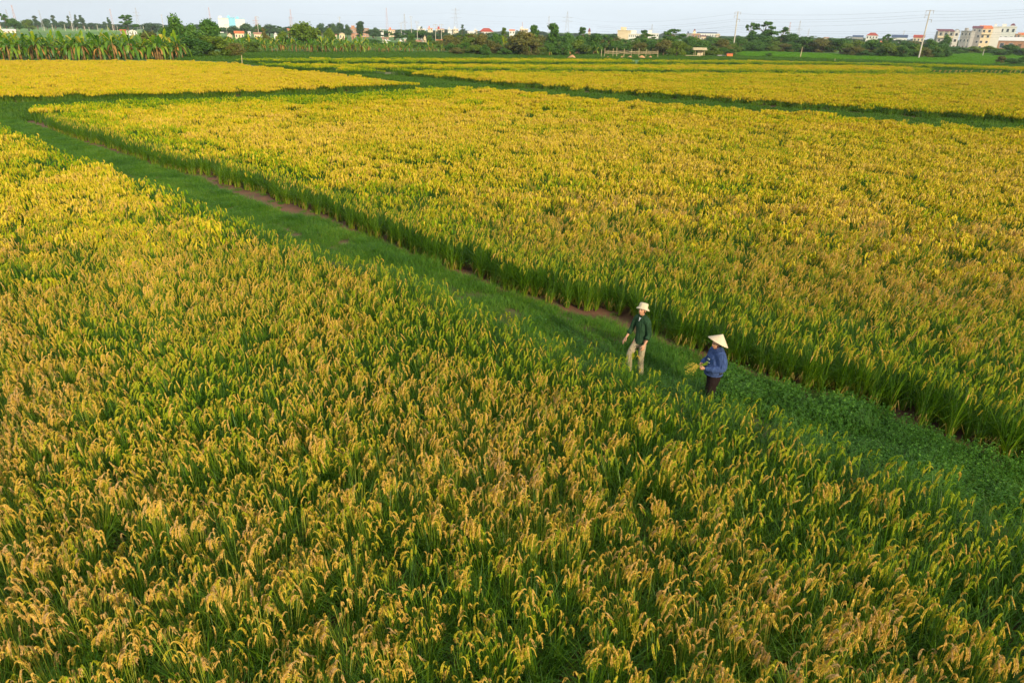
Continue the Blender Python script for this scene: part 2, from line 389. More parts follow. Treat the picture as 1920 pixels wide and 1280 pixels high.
def line_sn(px, z):
    L = []
    for q in px:
        p = at(*q, z); L.append((p.x*ES[0]+p.y*ES[1], p.x*EN[0]+p.y*EN[1]))
    L.sort(); return [-30.]+[a for a, _ in L], [L[0][1]]+[b for _, b in L]
A_LINE, B_FOOT, G_LINE = line_sn(A_PX, .88), line_sn(B_PX, 0.0), line_sn(G_PX, .12)
def nB(s):    # foot of the rice wall beyond the path
    return float(np.interp(s, *B_FOOT))+.10+0.14*float(N1.fbm(s*1.0, 3.0, 1.0)-0.5)*2
def nG(s):    # far edge of the path's grass
    return min(float(np.interp(s, *G_LINE))-.10+0.14*float(N2.fbm(s*1.0, 9.0, 1.2)-0.5)*2-.22*bump1(s, 28.5, 4.5)-.12*bump1(s, 9, 1.5), nB(s)-.05)
def nA(s):    # edge of the near rice
    return float(np.interp(s, *A_LINE))+.10+.08*min(1, max(0, (s-10)/8))+.28*min(1, max(0, (9.5-s)/3))+0.12*float(N3.fbm(s*1.0, 5.0, 1.0)-0.5)*2

def sheet(name, pts, z, mat, kind='structure', sub=0):
    me = bpy.data.meshes.new(name); me.from_pydata([(p[0], p[1], z) for p in pts], [], [tuple(range(len(pts)))])
    me.materials.append(mat); o = bpy.data.objects.new(name, me); COL.objects.link(o); tag(o, kind=kind); return o

# ground: dark wet soil near, grown over farther out
gm, n, l = new_mat('field soil')
out = n.new('ShaderNodeOutputMaterial'); b = n.new('ShaderNodeBsdfPrincipled'); b.inputs['Roughness'].default_value = 0.9
geo = n.new('ShaderNodeNewGeometry'); nt = n.new('ShaderNodeTexNoise'); nt.inputs['Scale'].default_value = 1.5; nt.inputs['Detail'].default_value = 7
l.new(geo.outputs['Position'], nt.inputs['Vector'])
r1 = ramp(n, [(0.3, (0.085, 0.040, 0.020)), (0.7, (0.19, 0.080, 0.036))]); l.new(nt.outputs['Fac'], r1.inputs['Fac'])
n2 = n.new('ShaderNodeTexNoise'); n2.inputs['Scale'].default_value = 0.012; n2.inputs['Detail'].default_value = 5; l.new(geo.outputs['Position'], n2.inputs['Vector'])
r2 = ramp(n, [(0.3, (0.05, 0.12, 0.012)), (0.55, (0.09, 0.19, 0.015)), (0.75, (0.15, 0.20, 0.02))]); l.new(n2.outputs['Fac'], r2.inputs['Fac'])
ln = n.new('ShaderNodeVectorMath'); ln.operation = 'LENGTH'; l.new(geo.outputs['Position'], ln.inputs[0])
mr = n.new('ShaderNodeMapRange'); mr.inputs['From Min'].default_value = 90; mr.inputs['From Max'].default_value = 190; l.new(ln.outputs['Value'], mr.inputs['Value'])
mx = n.new('ShaderNodeMix'); mx.data_type = 'RGBA'
l.new(mr.outputs['Result'], mx.inputs['Factor']); l.new(r1.outputs['Color'], mx.inputs['A']); l.new(r2.outputs['Color'], mx.inputs['B'])
l.new(mx.outputs['Result'], b.inputs['Base Color']); l.new(b.outputs[0], out.inputs['Surface'])
bp = n.new('ShaderNodeBump'); bp.inputs['Strength'].default_value = 0.6; bp.inputs['Distance'].default_value = 0.05
l.new(nt.outputs['Fac'], bp.inputs['Height']); l.new(bp.outputs['Normal'], b.inputs['Normal'])
sheet('ground', [(-9000, -3000), (9000, -3000), (9000, 12000), (-9000, 12000)], 0.0, gm)

pathm = plain('trodden earth', (0.13, 0.085, 0.045), 0.9, 0.1, (2.0, 0.4), 0.6)
g = Geo(); K = 220
prof = [(0.0, -0.02), (0.25, 0.10), (0.9, 0.14), (2.2, 0.13), (3.2, 0.10), (3.8, -0.02)]
for i in range(K):
    s = -26+i*104/(K-1); a = nA(s)-0.1; w = nG(s)-a
    V = [(*sn(s, a+w*q/3.8), z+0.03*float(N1(s, q*3, 0.8))*(0 if z < 0 else 1)) for q, z in prof]
    g.V.append(np.array(V)); g.T.append(np.full(6, .5))
    if i:
        for j in range(5): g.F.append(((i-1)*6+j, (i-1)*6+j+1, i*6+j+1, i*6+j)); g.M.append(0)
g.smooth = True
tag(g.build('path', pathm), kind='structure')

# field outlines (canopy or foot lines read off the photograph, stood on the ground)
P_A = [sn(-24, -14), sn(75, -40), sn(75, nA(75)-0.1)]+[sn(s, nA(s)-0.05) for s in np.arange(74, -24, -1.0)]
canal_low = [at(*q_, .9) for q_ in [(800, 163), (880, 164), (960, 169), (1060, 178.5), (1140, 186.5), (1300, 198), (1460, 208), (1698, 227), (1920, 241)]]
q = canal_low[-1]+(canal_low[-1]-canal_low[-2])*1.2; canal_low.append(q)
b_top = [at(*q_, .9) for q_ in [(72, 197), (150, 192.5), (300, 187), (450, 182), (600, 176.5), (720, 171)]]
P_B = [sn(s, nB(s)) for s in np.arange(-22, 63, 0.4)]+[tuple(p[:2]) for p in b_top]+[tuple(p[:2]) for p in canal_low]
c_bot = [at(-60, 197), at(0, 195), at(150, 192.5), at(300, 187.5), at(450, 183), at(600, 177.5), at(720, 171), at(752, 168)]
c_top = [at(775, 156, .9), at(620, 139, .9), at(430, 118, .9), at(345, 113.5, .9), at(0, 114, .9), at(-120, 115, .9)]
P_C = [tuple(p[:2]) for p in c_bot+c_top]
d_low = [at(*q_) for q_ in [(640, 135), (700, 139.5), (800, 148), (900, 159), (960, 165), (1060, 173.5), (1140, 180), (1300, 191), (1460, 202), (1698, 219.5), (1920, 235.5)]]
q = d_low[-1]+(d_low[-1]-d_low[-2])*0.8; d_low.append(q)
line1 = [at(2060, 139, .9), at(1920, 137.5, .9), at(1600, 136.5, .9), at(1300, 135, .9), at(960, 132.5, .9), at(640, 130.5, .9)]
P_D = [tuple(p[:2]) for p in d_low+line1]
def behind(pts, d): return [at(*q, .9)+(at(*q, .9)*Vector((1, 1, 0))).normalized()*d for q in pts]
P_E = [tuple(p[:2]) for p in behind([(560, 129.5), (640, 130.5), (960, 132.5), (1300, 135), (1600, 136.5), (1740, 137)], 9)+[at(1745, 127, .9), at(1640, 122, .9), at(1300, 120, .9), at(960, 120, .9), at(560, 118.5, .9), at(480, 118, .9)]]
P_F = [tuple(p[:2]) for p in behind([(480, 118), (560, 118.5), (960, 120), (1190, 120)], 14)+[at(1185, 111.5, .9), at(960, 109, .9), at(600, 108.5, .9), at(440, 109.5, .9)]]
P_G = [tuple(p[:2]) for p in behind([(1200, 120), (1300, 120), (1640, 122), (1745, 127)], 14)+[at(1920, 131, .9), at(2060, 135, .9), at(2060, 126, .9), at(1920, 125, .9), at(1640, 117.5, .9), at(1400, 113, .9), at(1200, 112, .9)]]
P_Y = [tuple(p[:2]) for p in [at(1392, 106.5), at(1600, 113), at(1700, 118), at(1830, 122), at(1880, 119), at(2000, 112), at(2000, 104), at(1860, 101.2), at(1765, 100.5), at(1745, 108), at(1700, 109), at(1500, 100), at(1400, 96.5), at(1375, 97)]]

# ------------------------------------------------------------------ plants and their fields
RM = [M['blade'], M['panicle'], M['straw']]
FM = [M['blade'], M['far_panicle'], M['straw']]
MM = [M['blade'], M['mid_panicle'], M['straw']]
near = [rice_clump(20+i, 3, .17, 24, (4.8, 3.4, 5.8, 4, 4.8, 2.8)[i], 2, (.9, .86, .95, .9, .84, .92)[i]) for i in range(6)]+[rice_clump(40+i, 3, .19, 20, 2, 2, .95) for i in range(2)]+[rice_clump(50+i, 3, .14, 24, 2.0, 2, .95, low=True) for i in range(3)]
c_near = proto_collection('rice plants near', near, RM, 'rice_plants')
mid = [rice_clump(120+i, 11, .46, 12, (4.8, 3.8, 5.2, 4.4, 3.6)[i], 1, (.88, .87, .9, .88, .86)[i], fs=1.1) for i in range(5)]+[rice_clump(140+i, 9, .46, 13, 2, 1, .95, fs=1.4) for i in range(2)]+[rice_clump(150+i, 3, .2, 24, 2, 1, .95, fs=1.4, low=True) for i in range(2)]
c_mid = proto_collection('rice plants middle', mid, MM, 'rice_plants')
far = [rice_clump(220+i, 36, .88, 6, 5.5, 0, (.84, .82, .86, .84)[i], fs=1.7) for i in range(4)]+[rice_clump(240+i, 34, .88, 10, 2, 0, .84, fs=1.8) for i in range(2)]
c_far = proto_collection('rice plants far', far, FM, 'rice_plants')

def plant_field(name, label, poly, bands, ripe_fn, edge=None, edge_w=1.0, hfn=None):
    """bands: (dist0, dist1, step, collection, n ripe, n green, n edge)"""
    for (d0, d1, step, coll, nr, ngr, ne) in bands:
        x, y = grid_points(poly, step)
        d = np.hypot(x, y)*(1+rng.uniform(-.22, .22, len(x)))
        k = (d >= d0) & (d < d1); x, y = x[k], y[k]
        if not len(x): continue
        rp_ = ripe_fn(x, y)
        ed = edge_dist(edge, x, y) if edge is not None else np.full(len(x), 99.)
        if edge is not None: rp_ = rp_-np.clip(1-ed/(edge_w*rng.uniform(.5, 1.6, len(x))*(.35+1.5*N3.fbm(x, y, 3.0))), 0, 1)*0.85
        rp_ = np.clip(rp_+rng.normal(0, .10, len(x)), 0, 1)
        idx = rng.integers(0, nr, len(x)); gr = rp_+rng.normal(0, .07, len(x)) < 0.31
        idx[gr] = nr+rng.integers(0, max(ngr, 1), gr.sum())
        if ne and edge is not None:
            e = ed < 0.55; idx[e] = nr+ngr+rng.integers(0, ne, e.sum())
        scl = rng.normal(1.0, .08, len(x))*(0.88+0.22*N2.fbm(x, y, 1.6))
        if coll is c_far or coll is c_mid: scl = scl*1.02
        rot = np.stack([rng.normal(0, .09, len(x)), rng.normal(0, .09, len(x)), rng.uniform(-.9, .9, len(x)) if step < .5 else rng.uniform(0, 6.28, len(x))], 1)
        yield (np.stack([x, y, np.zeros(len(x))], 1), rot, scl, idx, rp_, coll)
def make_field(name, label, *a, **k):
    """one field = one object; where two plant collections are needed the second hangs below it"""
    root = None
    for (P, rot, scl, idx, rp_, coll) in plant_field(name, label, *a, **k):
        o = scatter(name if root is None else 'rice_rows', label if root is None else None, 'rice field' if root is None else None, P, rot, scl, idx, rp_, coll)
        if root is None: root = o
        else: o.parent = root
        print(name, len(P))
    return root
def ripe_base(x, y): return 0.56+0.95*(N1.fbm(x, y, 1.4)-.5)+0.95*(N2.fbm(x, y, 4.5)-.5)
A_edge = [sn(s, nA(s)) for s in np.arange(-24, 75, 1.0)]
B_edge = [sn(s, nB(s)) for s in np.arange(-22, 61, 1.0)]
def ripe_A(x, y):
    s = x*ES[0]+y*ES[1]; n_ = x*EN[0]+y*EN[1]
    g_ = np.exp(-((s-8.0)/3.4)**2-((n_-10.3)/1.3)**2)*0.85      # the greener corner by the two people
    g_ += np.exp(-((x+5.5)/1.6)**2-((y-10.5)/2.2)**2)*0.35+np.exp(-((x+8.5)/1.5)**2-((y-15)/2.2)**2)*0.25
    return ripe_base(x, y)+0.03-g_
def ripe_B(x, y):
    d = np.hypot(x, y)
    s = x*ES[0]+y*ES[1]
    g_ = np.clip(edge_dist([tuple(p[:2]) for p in b_top], x, y), 0, 12); g_ = (1-g_/12)*0.85*(0.3+1.5*N3.fbm(x, y, 6))
    g_ = g_+np.clip(1-s/14, 0, 1)*0.16*np.clip(1-(x*EN[0]+y*EN[1]-14)/10, 0, 1)
    return ripe_base(x, y)+np.clip((d-14)/40, 0, .12)-g_
def ripe_far(x, y): return 0.36+0.6*(N1.fbm(x, y*1.5, 5.0)-0.5)+0.45*N2.fbm(x*.5, y*2.5, 20.0)
NEARB = (c_near, 6, 2, 3); MIDB = (c_mid, 5, 2, 2); FARB = (c_far, 4, 2, 0)
make_field('near_rice_field', 'golden ripe rice field with drooping ears between the camera and the grass path', P_A,
           [(0, 25, .30, *NEARB), (25, 80, .66, *MIDB)], ripe_A, A_edge, 1.3)
make_field('middle_rice_field', 'wide yellow rice field behind the two walking people, ending in a wall of green stalks', P_B,
           [(0, 25, .30, *NEARB), (25, 58, .66, *MIDB), (58, 140, 1.25, *FARB)], ripe_B, B_edge, 3.4)
make_field('banana_side_rice_field', 'flat golden rice field in front of the banana row', P_C,
           [(0, 400, 1.3, *FARB)], lambda x, y: ripe_far(x, y)+.18)
make_field('canal_side_rice_field', 'large yellow rice field just beyond the diagonal grassy ditch', P_D,
           [(0, 400, 1.35, *FARB)], lambda x, y: ripe_far(x, y)+.04, [tuple(p[:2]) for p in line1], 7)
make_field('striped_rice_field', 'narrow yellow rice strip behind the large field beyond the ditch', P_E,
           [(0, 400, 1.5, *FARB)], lambda x, y: ripe_far(x, y)+.06, P_E+P_E[:1], 6)
make_field('bank_side_rice_field', 'thin yellow rice strip below the green bank of the far banana plants', P_F,
           [(0, 500, 1.6, *FARB)], lambda x, y: ripe_far(x, y)-.08, P_F+P_F[:1], 6)
make_field('pole_side_rice_field', 'yellow green rice strip in front of the bright young paddy', P_G,
           [(0, 500, 1.6, *FARB)], lambda x, y: ripe_far(x, y)-.06, P_G+P_G[:1], 6)
# rice rows close to the far wall of the path get filled with stalky plants down to the foot
xs_, ys_, P_, n_ = [], [], [], []
S = np.arange(-20, 60, 0.17)
W = np.array([sn(s+rng.uniform(-.1, .1), nB(s)+rng.uniform(-0.20, 0.18)) for s in S])
u, v, f = project(np.column_stack([W, np.full(len(W), .4)])); k = (f > 2) & (u > -200) & (u < 2200) & (v < 1400)
W = W[k]; S = S[k]; keep = rng.random(len(W)) < 0.80; W = W[keep]
rotv = np.stack([rng.normal(0, .08, len(W)), rng.normal(0, .08, len(W)), rng.uniform(0, 6.28, len(W))], 1)
for i_ in range(len(W)):
    e_ = (Matrix.Rotation(rng.uniform(-.02, .30), 3, Vector((ES[0], ES[1], 0))) @ Matrix.Rotation(rng.uniform(0, 6.28), 3, 'Z')).to_euler()
    rotv[i_] = (e_.x, e_.y, e_.z)
wall_o = scatter('edge_rows', None, None, np.column_stack([W, np.zeros(len(W))]), rotv, rng.normal(1.02, .09, len(W)), 8+rng.integers(0, 3, len(W)), np.clip(rng.normal(.3, .15, len(W)), 0, 1), c_near)
wall_o.parent = bpy.data.objects['middle_rice_field']

# young bright green paddy
def tuft(seed, nb, rad, h, w, spread=.5, seg=2):
    r = np.random.default_rng(seed); g = Geo()
    for i in range(nb):
        a = r.uniform(0, 6.28); q = rad*math.sqrt(r.uniform(0, 1)); az = r.uniform(0, 6.28); d = np.array([math.cos(az), math.sin(az), 0])
        L = h*r.uniform(.6, 1.2); t = np.linspace(0, 1, seg+1)[:, None]
        P = np.array([q*math.cos(a), q*math.sin(a), 0])+d*(L*spread*t**1.8*r.uniform(.3, 1.3))+np.array([0, 0, 1.])*(L*t-L*.25*t**3)
        ti = np.clip(r.normal(.5, .2), 0, 1)
        g.strip(P, np.linspace(1, .12, seg+1)*w*r.uniform(.7, 1.3), [-d[1], d[0], 0], 0, ti)
    return g
def weed(seed, nl, rad, h):
    r = np.random.default_rng(seed); g = Geo()
    for st in range(nl//9):
        a = r.uniform(0, 6.28); q = rad*math.sqrt(r.uniform(0, 1)); b0 = np.array([q*math.cos(a), q*math.sin(a), 0]); hh = h*r.uniform(.5, 1.15); dd = r.normal(0, .06, 3); dd[2] = 0
        g.strip([b0, b0+dd*.5+[0, 0, hh*.5], b0+dd+[0, 0, hh]], [.003, .003, .002], [1, 0, 0], 0, .3)
        for k in range(9):
            t = r.uniform(.35, 1.0); az = r.uniform(0, 6.28); c = b0+dd*t+np.array([0, 0, hh*t])
            d = np.array([math.cos(az), math.sin(az), r.uniform(-.2, .6)]); sd = np.array([-d[1], d[0], r.uniform(-.3, .3)]); L = r.uniform(.016, .034); w = L*.42
            g.quads([[c, c+d*L*.55+sd*w, c+d*L*1.15, c+d*L*.55-sd*w]], 0, np.clip(r.normal(.5, .2), 0, 1))
    return g
c_young = proto_collection('young rice tufts', [tuft(300+i, 170, .95, .42, .05, .35) for i in range(3)], [M['young']], 'young_rice')
c_grass = proto_collection('grass tufts', [tuft(320+i, 190, .27, (.13, .19, .16, .26)[i], .0045, (.8, .6, .7, .9)[i], 3) for i in range(4)]+[weed(330+i, (750, 600, 800)[i], .27, (.17, .28, .22)[i]) for i in range(3)], [M['grass']], 'grass_tuft')
for o_ in list(c_grass.objects)[4:]: o_.data.materials[0] = M['weed']
c_fargrass = proto_collection('bank grass tufts', [tuft(340+i, 170, .95, .38, .03, .6) for i in range(3)], [M['bank']], 'grass_tuft')

def simple_scatter(name, label, cat, polys, step, coll, idxfn, z=0.0, s0=1.0, tilt=.1, zfn=None):
    X, Y = [], []
    for p in polys:
        x, y = grid_points(p, step); X.append(x); Y.append(y)
    x = np.concatenate(X); y = np.concatenate(Y); k = len(x)
    zz = np.full(k, z) if zfn is None else zfn(x, y)
    rot = np.stack([rng.normal(0, tilt, k), rng.normal(0, tilt, k), rng.uniform(0, 6.28, k)], 1)
    scl = s0*rng.normal(1, .15, k)*(0.5+.95*N3.fbm(x, y, .9 if step < .5 else 9))
    if name == 'path_grass':
        s_ = x*ES[0]+y*ES[1]; n_ = x*EN[0]+y*EN[1]; e_ = n_-np.interp(s_, *A_LINE)
        kk = ~((N1.fbm(x, y, .7)+.28*np.clip(1-abs(e_-.7)/.6, 0, 1)*(s_ < 5) > .72)); x, y, zz, rot, scl = x[kk], y[kk], zz[kk], rot[kk], scl[kk]; k = len(x)
    print(name, k)
    return scatter(name, label, cat, np.stack([x, y, zz], 1), rot, scl, idxfn(x, y, k), np.full(k, .5), coll)
P_path = [sn(s, nA(s)-.3) for s in np.arange(-22, 76, .5)]+[sn(s, nG(s)+.02) for s in np.arange(76, -22, -.5)]
def path_idx(x, y, k):
    s = x*ES[0]+y*ES[1]; n_ = x*EN[0]+y*EN[1]
    w = rng.random(k) < 1/(1+np.exp((s-7.5+1.2*(n_-12)+3*(N2.fbm(x, y, 1.2)-.5))/0.9))
    w &= (rng.random(k) < .84) & (N2.fbm(x, y, 2.0) > .33)
    return np.where(w, 4+rng.integers(0, 3, k), rng.integers(0, 4, k))
def path_z(x, y):
    s = x*ES[0]+y*ES[1]; n_ = x*EN[0]+y*EN[1]
    return np.clip(np.minimum((n_-9.7)*.3, (13.7-n_)*.3), 0, .12)
simple_scatter('path_grass', 'soft green grass and leafy weeds covering the path the two people walk on', 'grass', [P_path], .23, c_grass, path_idx, zfn=path_z)
# mud strip: thin grass on it
P_mudg = [sn(s, nG(s)) for s in np.arange(-20, 60, 1.0)]+[sn(s, nB(s)+.1) for s in np.arange(60, -20, -1.0)]
o_ = simple_scatter('ditch_grass', 'sparse grass in the muddy gap at the foot of the rice wall', 'grass', [P_mudg], .8, c_grass, lambda x, y, k: rng.integers(0, 4, k), s0=.55)
# bund between the two big fields and the grassy ditch
P_bund = [tuple(p[:2]) for p in [at(-100, 245), at(-60, 193)]+c_bot[1:]+[at(800, 168, .9)]+b_top[::-1]+[at(30, 232)]]
ditch_lo = canal_low
P_ditch = [tuple(p[:2]) for p in [at(428, 111), at(500, 117), at(640, 132)]+d_low[1:]]+[tuple(p[:2]) for p in canal_low[::-1]]+[tuple(p[:2]) for p in [at(790, 161), at(775, 156), at(620, 139), at(430, 117.5)]]
simple_scatter('bund_grass', 'green grass bund crossing between the two left rice fields', 'grass', [P_bund, [tuple(p[:2]) for p in [at(735, 172), at(745, 158), at(800, 150), at(870, 160), at(860, 170)]]], .8, c_fargrass, lambda x, y, k: rng.integers(0, 3, k), s0=.8)
simple_scatter('ditch_bank_grass', 'green grass on the diagonal ditch between the big rice fields', 'grass', [P_ditch], .85, c_fargrass, lambda x, y, k: rng.integers(0, 3, k), s0=.8)
P_head = [tuple(p[:2]) for p in [at(335, 112.5), at(430, 117), at(480, 118), at(480, 108), at(340, 107)]]
P_gap = [tuple(p[:2]) for p in [at(1745, 137), at(2060, 140), at(2060, 133), at(1920, 130.5), at(1745, 126)]]
P_bank = [tuple(p[:2]) for p in [at(380, 109), at(600, 109.6), at(960, 110.2), at(1180, 112.5), at(1400, 113.5), at(1640, 118), at(1920, 126), at(2000, 126), at(2000, 121), at(1830, 122), at(1600, 113.5), at(1392, 107), at(1370, 98), at(1000, 103), at(760, 98), at(430, 99)]]
simple_scatter('far_bank_grass', 'green bank below the trees and banana plants beyond the yellow strips', 'grass', [P_bank, P_gap, P_head], 1.4, c_fargrass, lambda x, y, k: rng.integers(0, 3, k), s0=1.25)
simple_scatter('young_rice_field', 'bright green young rice paddy around the tall leaning pole', 'rice field', [P_Y], 1.5, c_young, lambda x, y, k: rng.integers(0, 3, k), s0=1.2)
# green field seen above the banana row
P_green = [tuple(p[:2]) for p in [at(-120, 60), at(340, 62), at(330, 56.5), at(-120, 52.5)]]
gf, n, l = new_mat('distant meadow'); out = n.new('ShaderNodeOutputMaterial'); b = n.new('ShaderNodeBsdfPrincipled'); b.inputs['Roughness'].default_value = .9
geo = n.new('ShaderNodeNewGeometry'); mp_ = n.new('ShaderNodeMapping'); mp_.inputs['Scale'].default_value = (.01, .05, 1); nt = n.new('ShaderNodeTexNoise'); nt.inputs['Scale'].default_value = 1; nt.inputs['Detail'].default_value = 4
l.new(geo.outputs['Position'], mp_.inputs['Vector']); l.new(mp_.outputs[0], nt.inputs['Vector'])
r = ramp(n, [(.3, (.07, .17, .015)), (.7, (.17, .30, .02))]); l.new(nt.outputs['Fac'], r.inputs['Fac']); l.new(r.outputs[0], b.inputs['Base Color']); l.new(b.outputs[0], out.inputs[0])
sheet('meadow', P_green, 0.02, gf)
# slivers of water in the ditch
wm, n, l = new_mat('ditch water'); out = n.new('ShaderNodeOutputMaterial'); b = n.new('ShaderNodeBsdfPrincipled')
b.inputs['Base Color'].default_value = (.05, .06, .05, 1); b.inputs['Roughness'].default_value = .08; l.new(b.outputs[0], out.inputs[0])
for a in ([(474, 118.6), (500, 119.3), (500, 121), (476, 120.5)], [(588, 129), (640, 132), (650, 134.5), (600, 131.5)]):
    sheet('water', [tuple(at(*q)[:2]) for q in a], .34, wm)

# ------------------------------------------------------------------ trees: trunk with limbs + a crown of leaf clumps
def crown_quads(r, lobes, n, size, droop=0.0, gaps=0.35):
    """small faces through the volume of uneven lobes, denser near their skins, with holes"""
    L = np.array(lobes, float); vol = (L[:, 3]*L[:, 4]*L[:, 5])**(2/3.); pick = r.choice(len(L), n, p=vol/vol.sum())
    d = r.normal(0, 1, (n, 3)); d /= np.linalg.norm(d, axis=1)[:, None]
    q = r.uniform(0, 1, n)**0.33*r.uniform(.72, 1.08, n)
    lump = np.sin(d[:, 0]*5.1+pick)*np.sin(d[:, 1]*4.3+pick*2)*np.sin(d[:, 2]*4.7+pick*3)
    q = q*(1+0.30*lump)
    C = L[pick, :3]+d*q[:, None]*L[pick, 3:6]
    hole = np.sin(C[:, 0]*2.3+1)*np.sin(C[:, 1]*2.1+2)*np.sin(C[:, 2]*2.6+.5)
    k = hole > -1+gaps*r.uniform(.6, 1.6, n); C, d, pick = C[k], d[k], pick[k]; n = len(C)
    nv = d*.7+r.normal(0, .6, (n, 3))+[0, 0, .35]; nv /= np.linalg.norm(nv, axis=1)[:, None]
    a = np.cross(nv, r.normal(0, 1, (n, 3))); a /= np.linalg.norm(a, axis=1)[:, None]; b = np.cross(nv, a)
    s = (size*r.uniform(.5, 1.3, n))[:, None]
    if droop: b = b*(1-droop)+np.array([0, 0, -1.])*droop
    Q = np.stack([C-a*s*.5, C-b*s*.9, C+a*s*.5, C+b*s*.9], 1)
    tone = r.uniform(.25, .75, len(L))[pick]
    return Q, np.clip(tone+r.normal(0, .14, n), 0, 1)
def tree_parts(kind, seed):
    """unit tree 1 m tall at its base; returns trunk and crown geometry in metres for a height of 10 m"""
    r = np.random.default_rng(seed); tr, cr_ = Geo(), Geo(); lobes = []
    H = 10.0
    def limb(p, q, r0, r1):
        m_ = (np.array(p)+np.array(q))/2+r.normal(0, .12, 3)
        tr.tube([p, m_, q], [r0, (r0+r1)/2, r1], 6)
    if kind in ('broad', 'low'):
        z0 = 2.0 if kind == 'broad' else .8
        tr.tube([(0, 0, -.1), (.1, .05, z0), (.05, .2, 5.2)], [.35, .26, .12], 7)
        for i in range(11 if kind == 'broad' else 13):
            a = i*2.4+r.uniform(-.4, .4); q = r.uniform(1.2, 3.1)*(1.35 if kind == 'low' else 1); z = r.uniform(3.0 if kind == 'broad' else 1.8, 7.6)
            if z > 6.4: q *= .6
            rr = r.uniform(1.4, 2.4)
            lobes.append((q*math.cos(a), q*math.sin(a), z, rr*1.1, rr*1.1, rr*.85)); limb((.05, .1, min(z-1, 4.5)), lobes[-1][:3], .12, .03)
        lobes.append((0, 0, 7.6, 2.0, 2.0, 1.9)); n, size, drp = 5200, .42, .1
        if kind == 'low': lobes += [(r.uniform(-3.5, 3.5), r.uniform(-2, 2), 1.2, 1.7, 1.5, 1.3) for _ in range(5)]
    elif kind == 'wispy':      # casuarina-like, leaning, ragged
        tr.tube([(0, 0, -.1), (.15, 0, 5), (.5, 0, 9.3)], [.22, .15, .04], 6)
        for i in range(16):
            z = r.uniform(2.6, 9.6); a = r.uniform(0, 6.28); q = r.uniform(.2, 1.5)*(1.1-z/14)
            rr = r.uniform(.5, 1.15)*(1.25-z/13)
            lobes.append((q*math.cos(a)+z*.05, q*math.sin(a), z, rr, rr, rr*1.3)); limb((z*.04, 0, z-.8), lobes[-1][:3], .05, .015)
        n, size, drp = 3200, .34, .45
    elif kind == 'column':     # tall dense, narrow
        tr.tube([(0, 0, -.1), (0, .1, 4), (.1, 0, 8.6)], [.26, .2, .07], 6)
        for i in range(14):
            z = 2.2+i*.5+r.uniform(-.3, .3); a = r.uniform(0, 6.28); q = r.uniform(.2, .9); rr = r.uniform(.8, 1.35)*(1.15 if z > 5 else .8)
            lobes.append((q*math.cos(a), q*math.sin(a), z, rr, rr, rr)); limb((0, 0, z-.8), lobes[-1][:3], .06, .02)
        n, size, drp = 4600, .36, .15
    elif kind == 'open':       # spreading branches with separate leaf plates at the top
        tr.tube([(0, 0, -.1), (.1, .1, 3.2), (.3, 0, 6.4)], [.3, .22, .12], 7)
        for i in range(17):
            a = r.uniform(0, 6.28); z = r.uniform(3.0, 9.6); q = r.uniform(.8, 3.6)*(1.0 if z < 7.5 else .75); rr = r.uniform(.6, 1.35)*(1.3 if z < 6 else .8)
            lobes.append((q*math.cos(a), q*math.sin(a), z, rr*1.25, rr*1.25, rr*.65)); limb((.1, 0, min(z-.8, 6.2)), lobes[-1][:3], .10, .025)
        n, size, drp = 3800, .38, .1
    elif kind == 'bamboo':     # feathery arching clump
        for i in range(16):
            a = r.uniform(0, 6.28); o = r.uniform(.5, 3.4); h = r.uniform(6.5, 10)
            P = [(.5*math.cos(a)*t+o*math.cos(a)*t**2.2, .5*math.sin(a)*t+o*math.sin(a)*t**2.2, h*t-1.0*t**4) for t in (0, .3, .6, .85, 1)]
            tr.tube(P, [.06, .055, .045, .03, .012], 5)
            for t in (2, 3, 4): lobes.append((P[t][0], P[t][1], P[t][2]-.1, 1.0, 1.0, .9))
            lobes.append((P[1][0]*1.6, P[1][1]*1.6, P[1][2]*.8, .9, .9, 1.1))
        n, size, drp = 5200, .40, .5
    Q, t = crown_quads(r, lobes, n, size, drp); cr_.quads(Q, 0, t)
    return tr, cr_
TREES = {}
def tree_proto(kind, mat, seed):
    key = (kind, mat, seed)
    if key not in TREES:
        tr, c_ = tree_parts(kind, seed); TREES[key] = (tr.mesh('trunk', [M['bark']]), c_.mesh('crown', [M[mat]]))
    return TREES[key]
NAMES = {'broad': 'broadleaf_tree', 'low': 'bushy_tree', 'wispy': 'feathery_tree', 'column': 'tall_tree', 'open': 'spreading_tree', 'bamboo': 'bamboo_clump'}
def tree(u, vb, vt, wpx, kind, mat, label, group=None, seed=None):
    p = at(u, vb); h = top_z(u, vt, p); wm_ = wpx*px_size(p, h*.5)
    wid = {'broad': 8.0, 'low': 9.5, 'wispy': 3.4, 'column': 3.9, 'open': 7.8, 'bamboo': 8.0}[kind]
    seed = rnd.randint(1, 3) if seed is None else seed
    tm, cm = tree_proto(kind, mat, seed)
    k = wm_/wid; o = empty(NAMES[kind], p, rnd.uniform(0, 6.28) if kind != 'wispy' else rnd.uniform(2.6, 3.6), label, 'bamboo' if kind == 'bamboo' else 'tree', group, scale=(k, k, h/10.0))
    for nm, me in (('trunk', tm), ('crown', cm)):
        c = bpy.data.objects.new(nm, me); COL.objects.link(c); c.parent = o
    return o

